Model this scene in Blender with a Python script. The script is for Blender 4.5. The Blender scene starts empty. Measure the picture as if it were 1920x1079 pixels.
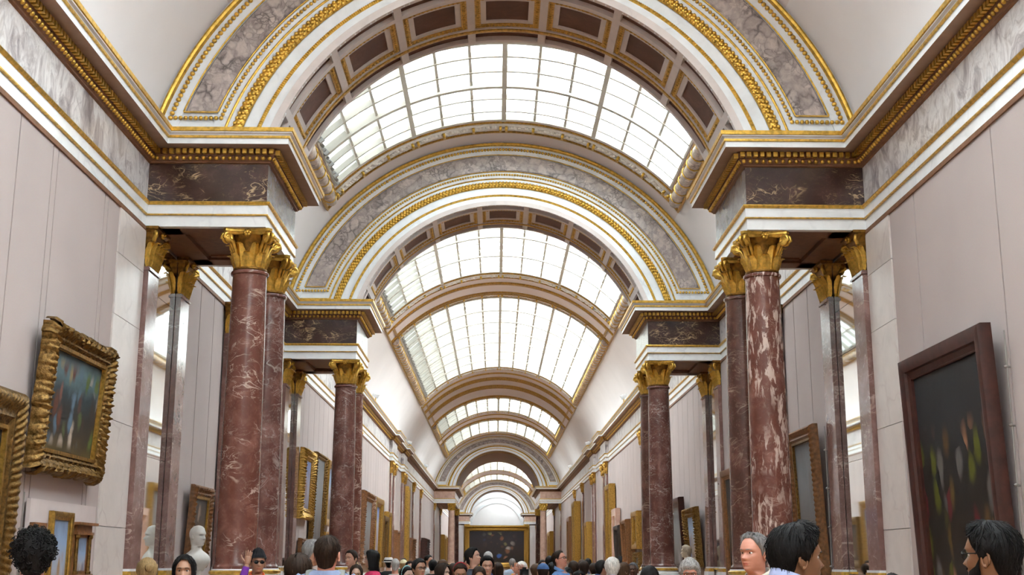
import bpy, math, random
import numpy as np
from mathutils import Vector, Matrix

PI = math.pi
scene = bpy.context.scene
col = bpy.data.collections.new("gallery"); scene.collection.children.link(col)

# ------------------------------------------------------------------ camera
FPX = 2300.0; VPX, VPY = 929.0, 1055.0; ROLL = 0.005
cam_d = bpy.data.cameras.new("camera"); cam = bpy.data.objects.new("camera", cam_d); col.objects.link(cam)
_d = np.array([(VPX-960)/FPX, -(VPY-539.5)/FPX, 1.0]); _d /= np.linalg.norm(_d)
_u = np.array([math.sin(ROLL), math.cos(ROLL), 0.0]); _z = _u-_d*_u.dot(_d); _z /= np.linalg.norm(_z)
_x = np.cross(_z, _d)
if _x[0] < 0: _x = -_x
_R = np.stack([_x, _d, _z], 1)            # world -> camera (x right, y up, z forward)
_M = Matrix([[_R[0, i], _R[1, i], -_R[2, i]] for i in range(3)]).to_4x4()
_M.translation = Vector((-0.13, 0.0, 1.65))
cam.matrix_world = _M
cam_d.sensor_width = 36.0; cam_d.sensor_fit = 'HORIZONTAL'; cam_d.lens = 36.0*FPX/1920.0
cam_d.clip_start = 0.05; cam_d.clip_end = 500
scene.camera = cam

# ------------------------------------------------------------------ sky, sun, exposure
world = bpy.data.worlds.new("sky"); scene.world = world; world.use_nodes = True
_bg = world.node_tree.nodes["Background"]
_bg.inputs[0].default_value = (0.86, 0.95, 1.0, 1); _bg.inputs[1].default_value = 0.55
sun_d = bpy.data.lights.new("sun", 'SUN'); sun_d.energy = 12.5; sun_d.angle = math.radians(3); sun_d.color = (0.92, 0.955, 1.0)
sun = bpy.data.objects.new("sun", sun_d); col.objects.link(sun)
sun.location = (40, 20, 40)
sun.rotation_euler = Vector((-0.70, 0.10, -0.71)).to_track_quat('-Z', 'Y').to_euler()
scene.view_settings.view_transform = 'Standard'; scene.view_settings.look = 'None'
scene.view_settings.gamma = 1.0; scene.view_settings.use_curve_mapping = False
scene.view_settings.exposure = 1.90
try:
    scene.cycles.max_bounces = 10; scene.cycles.diffuse_bounces = 6; scene.cycles.glossy_bounces = 4
    scene.cycles.caustics_reflective = False; scene.cycles.caustics_refractive = False
    scene.cycles.sample_clamp_indirect = 6.0
except Exception: pass

# ------------------------------------------------------------------ materials
class NT:
    def __init__(s, name, rough=0.5, metal=0.0, spec=0.5):
        s.m = bpy.data.materials.new(name); s.m.use_nodes = True; s.t = s.m.node_tree
        s.b = s.t.nodes["Principled BSDF"]
        s.b.inputs["Roughness"].default_value = rough; s.b.inputs["Metallic"].default_value = metal
        s.b.inputs["Specular IOR Level"].default_value = spec
    def n(s, typ, **kw):
        nd = s.t.nodes.new(typ)
        for k, v in kw.items():
            if k in nd.bl_rna.properties and k not in nd.inputs: setattr(nd, k, v)
            else: s.set(nd.inputs[k], v)
        return nd
    def set(s, inp, v):
        if isinstance(v, bpy.types.NodeSocket): s.t.links.new(v, inp)
        else:
            if isinstance(v, (tuple, list)) and len(v) == 3 and inp.type == 'RGBA': v = (*v, 1)
            inp.default_value = v
    def coords(s, scale=(1, 1, 1), rnd=False):
        tc = s.n('ShaderNodeTexCoord'); o = tc.outputs['Object']
        if rnd:
            oi = s.n('ShaderNodeObjectInfo')
            ad = s.n('ShaderNodeVectorMath', operation='MULTIPLY_ADD')
            s.t.links.new(oi.outputs['Random'], ad.inputs[0]); ad.inputs[1].default_value = (37., 53., 71.)
            s.t.links.new(o, ad.inputs[2]); o = ad.outputs[0]
        mp = s.n('ShaderNodeMapping'); s.t.links.new(o, mp.inputs[0]); mp.inputs['Scale'].default_value = scale
        return mp.outputs[0]
    def noise(s, vec, scale, detail=4, rough=0.55, dist=0.0):
        nd = s.n('ShaderNodeTexNoise'); s.set(nd.inputs['Vector'], vec)
        nd.inputs['Scale'].default_value = scale; nd.inputs['Detail'].default_value = detail
        nd.inputs['Roughness'].default_value = rough; nd.inputs['Distortion'].default_value = dist
        return nd
    def ramp(s, fac, stops, interp='LINEAR'):
        r = s.n('ShaderNodeValToRGB'); s.set(r.inputs[0], fac); cr = r.color_ramp; cr.interpolation = interp
        while len(cr.elements) < len(stops): cr.elements.new(0.5)
        for e, (p, c) in zip(cr.elements, stops):
            e.position = p; e.color = (*c, 1) if len(c) == 3 else c
        return r.outputs[0]
    def mix(s, fac, a, b, mode='MIX'):
        nd = s.n('ShaderNodeMix', data_type='RGBA', blend_type=mode)
        s.set(nd.inputs[0], fac); s.set(nd.inputs[6], a); s.set(nd.inputs[7], b); return nd.outputs[2]
    def math(s, op, a, b=0.0):
        nd = s.n('ShaderNodeMath', operation=op); s.set(nd.inputs[0], a); s.set(nd.inputs[1], b); return nd.outputs[0]
    def warp(s, vec, scale, amt):
        nz = s.noise(vec, scale, 3)
        nd = s.n('ShaderNodeVectorMath', operation='MULTIPLY_ADD')
        s.t.links.new(nz.outputs['Color'], nd.inputs[0]); nd.inputs[1].default_value = (amt, amt, amt); s.set(nd.inputs[2], vec)
        return nd.outputs[0]
    def edge(s, vec, scale, rnd=1.0):
        v = s.n('ShaderNodeTexVoronoi', feature='DISTANCE_TO_EDGE'); s.set(v.inputs['Vector'], vec)
        v.inputs['Scale'].default_value = scale; v.inputs['Randomness'].default_value = rnd; return v.outputs['Distance']
    def bump(s, h, strength=0.3, dist=0.02):
        b = s.n('ShaderNodeBump'); b.inputs['Strength'].default_value = strength; b.inputs['Distance'].default_value = dist
        s.set(b.inputs['Height'], h); s.t.links.new(b.outputs[0], s.b.inputs['Normal'])
    def color(s, c): s.set(s.b.inputs['Base Color'], c); return s.m

def plain(name, c, rough=0.6, metal=0.0, var=0.08, scale=6.0, spec=0.4, bump=0.0):
    t = NT(name, rough, metal, spec); nz = t.noise(t.coords(), scale, 4)
    a = tuple(max(0, x*(1-var)) for x in c); b = tuple(min(1, x*(1+var)) for x in c)
    t.color(t.ramp(nz.outputs[0], [(0.3, a), (0.7, b)]))
    if bump: t.bump(nz.outputs[0], bump, 0.01)
    return t.m

MAT = {}
MAT['plaster'] = plain('cream_plaster', (0.82, 0.775, 0.765), 0.8, var=0.03, scale=0.7)
MAT['band'] = plain('rose_plaster', (0.74, 0.635, 0.60), 0.8, var=0.04, scale=0.8)
def fabric():
    t = NT('mauve_wall_fabric', 0.9, 0, 0.2); v = t.coords()
    n1 = t.noise(v, 0.6, 3); n2 = t.noise(t.coords((60, 60, 260)), 1.0, 2)
    c = t.ramp(n1.outputs[0], [(0.3, (0.44, 0.372, 0.355)), (0.7, (0.485, 0.412, 0.393))])
    t.color(t.mix(0.10, c, n2.outputs['Color'], 'OVERLAY')); t.bump(n2.outputs[0], 0.12, 0.004); return t.m
MAT['fabric'] = fabric()
def white_marble(name, base=(0.83, 0.835, 0.845), vein=(0.50, 0.50, 0.53), amt=0.5, rough=0.3):
    t = NT(name, rough); v = t.warp(t.coords(rnd=True), 1.5, 0.6)
    e = t.ramp(t.edge(v, 1.8), [(0.0, (1, 1, 1)), (0.05, (0, 0, 0))])
    m = t.ramp(t.noise(v, 2.2, 4).outputs[0], [(0.45, (0, 0, 0)), (0.7, (1, 1, 1))])
    k = t.math('MULTIPLY', t.math('MULTIPLY', e, m), amt)
    cl = t.ramp(t.noise(v, 4.0, 6).outputs[0], [(0.3, tuple(x*0.9 for x in base)), (0.65, base)])
    return t.color(t.mix(k, cl, vein))
MAT['white'] = white_marble('white_marble')
MAT['cream_marble'] = white_marble('pale_rose_marble', (0.70, 0.63, 0.60), (0.45, 0.37, 0.36), 0.6)
MAT['mauve_white'] = white_marble('mauve_white_stucco', (0.62, 0.54, 0.51), (0.45, 0.38, 0.36), 0.4, 0.5)
def frieze_marble():
    t = NT('lilac_streaked_marble', 0.3); v = t.warp(t.coords((1, 1, 0.6)), 1.2, 0.9)
    a = t.ramp(t.noise(v, 3.0, 8, 0.68, 0.6).outputs[0], [(0.30, (0.13, 0.10, 0.105)), (0.42, (0.36, 0.31, 0.31)), (0.53, (0.68, 0.645, 0.635)), (0.66, (0.40, 0.345, 0.33))])
    e = t.ramp(t.edge(v, 3.0), [(0.0, (1, 1, 1)), (0.035, (0, 0, 0))])
    return t.color(t.mix(t.math('MULTIPLY', e, 0.35), a, (0.20, 0.17, 0.19)))
MAT['frieze'] = frieze_marble()
def breccia(name, tint, dark):
    t = NT(name, 0.3); raw = t.coords(rnd=True); v = t.warp(t.warp(raw, 2.0, 0.35), 9.0, 0.10)
    def cells(scale):
        vo = t.n('ShaderNodeTexVoronoi'); t.set(vo.inputs['Vector'], v); vo.inputs['Scale'].default_value = scale
        sep = t.n('ShaderNodeSeparateColor'); t.t.links.new(vo.outputs['Color'], sep.inputs[0])
        c = t.ramp(sep.outputs[0], [(0.0, dark), (0.25, tuple(0.7*x for x in tint)), (0.55, tint), (1.0, tuple(min(1, 1.55*x) for x in tint))])
        e = t.ramp(t.edge(v, scale), [(0.0, (1, 1, 1)), (0.05, (0.6, 0.6, 0.6)), (0.16, (0, 0, 0))])
        return c, e
    c1, e1 = cells(5.0); c2, e2 = cells(12.0)
    sel = t.ramp(t.noise(raw, 2.4, 3).outputs[0], [(0.44, (0, 0, 0)), (0.56, (1, 1, 1))])
    c = t.mix(sel, c1, c2); e = t.mix(sel, e1, e2)
    c = t.mix(0.5, c, t.ramp(t.noise(v, 7, 8, 0.7).outputs[0], [(0.3, dark), (0.5, tint), (0.7, tuple(min(1, 1.5*x) for x in tint))]))
    k = t.math('MULTIPLY', e, t.ramp(t.noise(raw, 3.2, 4).outputs[0], [(0.38, (0.1, 0.1, 0.1)), (0.62, (0.95, 0.95, 0.95))]))
    return t.color(t.mix(k, c, tuple(0.5*x for x in dark)))
MAT['breccia'] = breccia('violet_breccia_marble', (0.44, 0.37, 0.345), (0.17, 0.135, 0.135))
MAT['roll'] = breccia('rose_breccia_roll', (0.52, 0.42, 0.36), (0.28, 0.20, 0.17))
def red_marble(name, base=(0.145, 0.050, 0.036), light=(0.25, 0.105, 0.080), vein=(0.60, 0.44, 0.37), vamt=0.75, flame=0.0, mottle=0.35, rough=0.22):
    t = NT(name, rough); raw = t.coords(rnd=True); v = t.warp(raw, 2.0, 0.5)
    c = t.ramp(t.noise(v, 3.0, 7, 0.65).outputs[0], [(0.3, tuple(0.75*x for x in base)), (0.5, base), (0.7, light)])
    # wandering veins
    vs = t.n('ShaderNodeMapping'); t.set(vs.inputs[0], raw); vs.inputs['Scale'].default_value = (1, 1, 1.9); vs.inputs['Rotation'].default_value = (0.35, 0.25, 0)
    e = t.ramp(t.noise(vs.outputs[0], 1.9, 3, 0.55, 0.9).outputs[0], [(0.482, (0, 0, 0)), (0.497, (1, 1, 1)), (0.503, (1, 1, 1)), (0.515, (0, 0, 0))])
    e2 = t.ramp(t.noise(vs.outputs[0], 4.6, 3, 0.6, 0.8).outputs[0], [(0.485, (0, 0, 0)), (0.5, (0.7, 0.7, 0.7)), (0.515, (0, 0, 0))])
    e = t.math('MAXIMUM', e, e2)
    p = t.ramp(t.noise(raw, 2.6, 3).outputs[0], [(0.46, (0, 0, 0)), (0.60, (1, 1, 1))])
    c = t.mix(t.math('MULTIPLY', t.math('MULTIPLY', e, p), vamt), c, vein)
    # fine mottling
    sp = t.ramp(t.noise(v, 26, 4, 0.7).outputs[0], [(0.56, (0, 0, 0)), (0.66, (1, 1, 1))])
    p2 = t.ramp(t.noise(raw, 1.6, 3).outputs[0], [(0.42, (0, 0, 0)), (0.62, (1, 1, 1))])
    c = t.mix(t.math('MULTIPLY', t.math('MULTIPLY', sp, p2), mottle), c, tuple(0.75*x for x in vein))
    if flame:
        fm = t.n('ShaderNodeMapping'); t.set(fm.inputs[0], t.warp(raw, 3.0, 0.16)); fm.inputs['Scale'].default_value = (15, 15, 3.2)
        f = t.ramp(t.noise(fm.outputs[0], 1.0, 5, 0.6, 0.7).outputs[0], [(0.52, (0, 0, 0)), (0.58, (1, 1, 1))])
        fp = t.ramp(t.noise(raw, 1.5, 3).outputs[0], [(0.36, (0, 0, 0)), (0.50, (1, 1, 1))])
        c = t.mix(t.math('MULTIPLY', t.math('MULTIPLY', f, fp), flame), c, (0.58, 0.43, 0.37))
    return t.color(c)
MAT['red'] = red_marble('red_veined_marble')
MAT['red_flame'] = red_marble('red_marble_cream_flames', flame=0.95, vamt=0.3, mottle=0.15)
MAT['red_dark'] = red_marble('brown_red_marble', (0.10, 0.040, 0.030), (0.18, 0.08, 0.062), (0.42, 0.29, 0.22), 0.7, mottle=0.5)
MAT['red_mottled'] = red_marble('mottled_red_marble', (0.125, 0.048, 0.038), (0.24, 0.115, 0.095), (0.50, 0.40, 0.37), 0.6, mottle=0.85)
MAT['brown_marble'] = red_marble('dark_brown_veined_marble', (0.045, 0.022, 0.019), (0.095, 0.047, 0.040), (0.55, 0.38, 0.22), 0.9, mottle=0.15, rough=0.2)
MAT['rose_marble'] = red_marble('rose_marble', (0.56, 0.36, 0.28), (0.66, 0.45, 0.36), (0.75, 0.6, 0.5), 0.4, mottle=0.3)
MAT['pilaster'] = red_marble('polished_red_pilaster_marble', (0.20, 0.105, 0.092), (0.29, 0.17, 0.15), (0.62, 0.47, 0.41), 0.6, mottle=0.3, rough=0.10)
MAT['grey_marble'] = red_marble('grey_marble', (0.17, 0.155, 0.16), (0.28, 0.26, 0.27), (0.42, 0.36, 0.33), 0.4, mottle=0.25)
MAT['coffer'] = red_marble('brown_coffer_marble', (0.105, 0.040, 0.022), (0.155, 0.063, 0.036), (0.22, 0.11, 0.065), 0.3, mottle=0.2, rough=0.7)
MAT['soffit'] = plain('brown_soffit_and_bed_shade', (0.20, 0.095, 0.05), 0.6, var=0.2, scale=12)  # brown of the soffits; also paints the shade behind dentils and eggs
MAT['cornice_brown'] = plain('warm_stone_soffit', (0.36, 0.25, 0.19), 0.7, var=0.1)  # brown stone colour of the cornice underside
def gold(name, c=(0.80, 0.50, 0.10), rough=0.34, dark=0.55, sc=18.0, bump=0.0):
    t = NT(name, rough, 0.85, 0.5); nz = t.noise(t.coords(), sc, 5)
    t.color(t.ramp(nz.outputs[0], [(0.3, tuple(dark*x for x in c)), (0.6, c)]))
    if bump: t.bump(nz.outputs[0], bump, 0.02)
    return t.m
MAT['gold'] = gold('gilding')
MAT['gold_shadow'] = gold('shaded_gilding', (0.30, 0.15, 0.03), 0.45, 0.4, 22)  # darker copy of the gilding, paints the shade between capital leaves
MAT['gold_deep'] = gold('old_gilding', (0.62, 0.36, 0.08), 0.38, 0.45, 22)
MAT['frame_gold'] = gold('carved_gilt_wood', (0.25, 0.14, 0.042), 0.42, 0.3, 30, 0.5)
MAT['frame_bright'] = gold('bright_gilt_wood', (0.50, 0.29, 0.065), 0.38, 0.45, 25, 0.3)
MAT['frame_wood'] = plain('dark_mahogany', (0.046, 0.012, 0.008), 0.45, var=0.35, scale=9)
MAT['frame_brown'] = plain('brown_stained_wood', (0.20, 0.085, 0.03), 0.4, var=0.4, scale=20)
MAT['frame_black'] = plain('ebonised_wood', (0.03, 0.022, 0.018), 0.35, var=0.3)
MAT['bar'] = plain('beige_painted_metal', (0.55, 0.51, 0.44), 0.5, var=0.04)
MAT['steel'] = plain('brushed_steel', (0.33, 0.31, 0.29), 0.45, 0.8)
MAT['dark_metal'] = plain('dark_metal', (0.05, 0.05, 0.05), 0.4, 0.5)
MAT['garland'] = plain('cream_stucco_garland', (0.74, 0.68, 0.62), 0.7, var=0.12, scale=15)
MAT['board'] = plain('mauve_display_board', (0.55, 0.47, 0.455), 0.85, var=0.03)
def floor_mat():
    t = NT('oak_parquet', 0.3); br = t.n('ShaderNodeTexBrick'); t.set(br.inputs['Vector'], t.coords((1, 1, 1)))
    br.inputs['Scale'].default_value = 2.0; br.inputs['Color1'].default_value = (0.30, 0.17, 0.08, 1)
    br.inputs['Color2'].default_value = (0.38, 0.22, 0.11, 1); br.inputs['Mortar'].default_value = (0.1, 0.05, 0.02, 1)
    br.inputs['Mortar Size'].default_value = 0.006
    return t.color(br.outputs[0])
MAT['floor'] = floor_mat()
def mirror_mat():
    t = NT('silvered_mirror', 0.03, 1.0); return t.color(t.ramp(t.noise(t.coords(), 1.5, 3).outputs[0], [(0.3, (0.80, 0.83, 0.81)), (0.7, (0.86, 0.88, 0.86))]))
MAT['mirror'] = mirror_mat()
def pane_mat():
    t = NT('frosted_glass'); out = t.t.nodes['Material Output']
    tr = t.n('ShaderNodeBsdfTranslucent'); df = t.n('ShaderNodeBsdfDiffuse'); mx = t.n('ShaderNodeMixShader')
    c = t.ramp(t.noise(t.coords(), 0.9, 3).outputs[0], [(0.3, (0.90, 0.95, 0.95)), (0.7, (0.97, 0.99, 0.985))])
    t.set(tr.inputs[0], c); t.set(df.inputs[0], (0.8, 0.85, 0.85)); mx.inputs[0].default_value = 0.12
    t.t.links.new(tr.outputs[0], mx.inputs[1]); t.t.links.new(df.outputs[0], mx.inputs[2]); t.t.links.new(mx.outputs[0], out.inputs[0])
    t.t.nodes.remove(t.b); return t.m
MAT['pane'] = pane_mat()
_cl = {}
def cloth(c, rough=0.85):
    k = (tuple(c), rough)
    if k not in _cl: _cl[k] = plain('cloth_%d' % len(_cl), c, rough, var=0.12, scale=30, spec=0.2)
    return _cl[k]

# ------------------------------------------------------------------ mesh helpers
class MB:
    def __init__(s): s.v = []; s.f = []; s.mi = []; s.cur = 0
    def add(s, vs, fs, mi=None):
        o = len(s.v); s.v.extend(vs); s.f.extend([tuple(i+o for i in f) for f in fs]); s.mi.extend([s.cur if mi is None else mi]*len(fs)); return s
    def box(s, x0, x1, y0, y1, z0, z1, mi=None):
        return s.add([(x0, y0, z0), (x1, y0, z0), (x1, y1, z0), (x0, y1, z0), (x0, y0, z1), (x1, y0, z1), (x1, y1, z1), (x0, y1, z1)],
                     [(0, 3, 2, 1), (4, 5, 6, 7), (0, 1, 5, 4), (1, 2, 6, 5), (2, 3, 7, 6), (3, 0, 4, 7)], mi)
    def loft(s, rings, closed=True, cap0=True, cap1=True, mi=None):
        n = len(rings[0]); vs = [p for r in rings for p in r]; fs = []
        for i in range(len(rings)-1):
            for j in range(n if closed else n-1):
                k = (j+1) % n; fs.append((i*n+j, i*n+k, (i+1)*n+k, (i+1)*n+j))
        if closed and cap0: fs.append(tuple(range(n))[::-1])
        if closed and cap1: fs.append(tuple((len(rings)-1)*n+j for j in range(n)))
        return s.add(vs, fs, mi)
    def grid(s, P, mi=None): return s.loft(P, False, mi=mi)
    def lathe(s, prof, n=24, c=(0, 0), mi=None, caps=True):
        rings = [[(c[0]+r*math.cos(2*PI*j/n), c[1]+r*math.sin(2*PI*j/n), z) for j in range(n)] for r, z in prof]
        return s.loft(rings, True, caps, caps, mi)
    def tube(s, pts, rad, n=8, mi=None, flat=1.0):
        pts = [Vector(p) for p in pts]; rings = []; m = len(pts)
        if not isinstance(rad, (list, tuple)): rad = [rad]*m
        t0 = (pts[1]-pts[0]).normalized(); ref = Vector((0, 0, 1)) if abs(t0.z) < 0.9 else Vector((1, 0, 0))
        nrm = (ref-t0*ref.dot(t0)).normalized()
        for i in range(m):
            t = (pts[min(i+1, m-1)]-pts[max(i-1, 0)])
            t = t.normalized() if t.length > 1e-9 else t0
            nrm = (nrm-t*nrm.dot(t)); nrm = nrm.normalized() if nrm.length > 1e-6 else Vector((1, 0, 0)); b = t.cross(nrm)
            rings.append([tuple(pts[i]+nrm*(rad[i]*math.cos(2*PI*j/n))+b*(rad[i]*flat*math.sin(2*PI*j/n))) for j in range(n)])
        return s.loft(rings, mi=mi)
    def ball(s, c, r, nu=8, nv=5, mi=None):
        if not isinstance(r, (tuple, list)): r = (r, r, r)
        vs = [(c[0], c[1], c[2]-r[2])]; fs = []
        for i in range(1, nv):
            a = PI*i/nv-PI/2
            for j in range(nu):
                b = 2*PI*j/nu; vs.append((c[0]+r[0]*math.cos(a)*math.cos(b), c[1]+r[1]*math.cos(a)*math.sin(b), c[2]+r[2]*math.sin(a)))
        vs.append((c[0], c[1], c[2]+r[2])); L = len(vs)-1
        for j in range(nu):
            k = (j+1) % nu; fs.append((0, 1+k, 1+j)); fs.append((L, 1+(nv-2)*nu+j, 1+(nv-2)*nu+k))
            for i in range(nv-2): fs.append((1+i*nu+j, 1+i*nu+k, 1+(i+1)*nu+k, 1+(i+1)*nu+j))
        return s.add(vs, fs, mi)
    def xform(s, M, start=0):
        s.v[start:] = [tuple(M @ Vector(p)) for p in s.v[start:]]; return s
    def mesh(s, name, mats, smooth=None):
        me = bpy.data.meshes.new(name); me.from_pydata(s.v, [], s.f)
        if not isinstance(mats, (list, tuple)): mats = [mats]
        for m in mats: me.materials.append(MAT[m] if isinstance(m, str) else m)
        if len(mats) > 1: me.polygons.foreach_set('material_index', s.mi)
        if smooth is not None:
            me.polygons.foreach_set('use_smooth', [True]*len(me.polygons))
            if smooth < 3.1: me.set_sharp_from_angle(angle=smooth)
        me.update(); return me
    def build(s, name, mats, parent=None, smooth=None): return link(name, s.mesh(name, mats, smooth), parent)
def link(name, me, parent=None, loc=None, rot=None, mat=None):
    o = bpy.data.objects.new(name, me); col.objects.link(o)
    if parent is not None: o.parent = parent
    if loc is not None: o.location = loc
    if rot is not None: o.rotation_euler = rot
    return o
def empty(name, loc=(0, 0, 0), rot=(0, 0, 0)):
    o = bpy.data.objects.new(name, None); col.objects.link(o); o.location = loc; o.rotation_euler = rot; o.empty_display_size = 0.1; return o
def tag(o, label=None, cat=None, group=None, kind=None):
    if label: o['label'] = label
    if cat: o['category'] = cat
    if group: o['group'] = group
    if kind: o['kind'] = kind
    return o
def stuff(o): o['kind'] = 'stuff'; return o
SM = math.radians(35)
# ------------------------------------------------------------------ architecture
W = 4.72; A_IN = 3.155; TP = [2.24, 2.24, 11.0, 5.0]
PIERS = [15.5, 26.16, 92.1, 143.0]
Y0, Y1 = -30.0, 153.5
CV, RV = 5.95, 4.92          # vault circle
CI, RI = 6.12, 3.27          # arch intrados circle
Z_ARCH, Z_FR, Z_CO, Z_TOP = 5.92, 6.25, 6.80, 7.165
rad = math.radians
def pol(c, r, th, y): return (r*math.sin(th), y, c+r*math.cos(th))
def cbox(mb, c, r0, r1, t0, t1, y0, y1, n=8, mi=None):
    """curved slab: angles t0..t1 (degrees from the crown), radii r0 (inside) .. r1"""
    rings = []
    for i in range(n+1):
        t = rad(t0+(t1-t0)*i/n)
        rings.append([pol(c, r0, t, y0), pol(c, r0, t, y1), pol(c, r1, t, y1), pol(c, r1, t, y0)])
    return mb.loft(rings, mi=mi)

# ---- floor, walls, ceiling
tag(MB().box(-5.4, 5.4, Y0-0.5, Y1+0.5, -0.3, 0).build('floor', 'floor'), 'oak parquet floor of the long gallery under the crowd', kind='structure')
WALL = {}
for s, nm in ((-1, 'left'), (1, 'right')):
    o = MB().box(min(s*4.80, s*5.3), max(s*4.80, s*5.3), Y0, Y1, 0, 7.3).build('wall_'+nm, 'board')
    tag(o, 'tall gallery wall on the %s covered in mauve fabric panels' % nm, kind='structure'); WALL[s] = o
tag(MB().box(-5.3, 5.3, Y0-0.4, Y0, 0, 11.2).build('wall_back', 'plaster'), 'plain end wall behind the viewer', kind='structure')
tag(MB().box(-5.3, 5.3, Y1, Y1+0.4, 0, 11.2).build('wall_far', 'plaster'), 'pale far end wall of the gallery with a lunette', kind='structure')

TH_V = math.degrees(math.acos((7.05-CV)/RV)); TH_S = 45.8; TH_G = 50.6
SKY = [(-24.0, 12.75), (19.02, 24.72), (29.8, 38.8), (42.6, 58.6), (70.3, 76.1), (81.3, 88.4), (105.5, 126.0), (133.0, 141.0), (149.0, 152.5)]  # last two skylights are added, to light the last arch and the lunette
vb = MB()
def vault_strip(y0, y1, t0, t1, n, mi):
    rings = [[pol(CV, RV, rad(t0+(t1-t0)*i/n), y0), pol(CV, RV, rad(t0+(t1-t0)*i/n), y1)] for i in range(n+1)]
    vb.grid(rings, mi)
ys = [Y0]
for a, b in SKY: ys += [a, b]
ys.append(Y1)
for i in range(len(ys)-1):
    if i % 2 == 0:
        vault_strip(ys[i], ys[i+1], -TH_G, TH_G, 56, 1)
    else:
        vault_strip(ys[i], ys[i+1], -TH_G, -TH_S, 3, 1); vault_strip(ys[i], ys[i+1], TH_S, TH_G, 3, 1)
vault_strip(Y0, Y1, -TH_V, -TH_G, 16, 0); vault_strip(Y0, Y1, TH_G, TH_V, 16, 0)
ceiling = vb.build('ceiling', ['plaster', 'band'], smooth=4)
tag(ceiling, 'cream plaster barrel vault pierced by glazed skylights', kind='structure')

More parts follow.
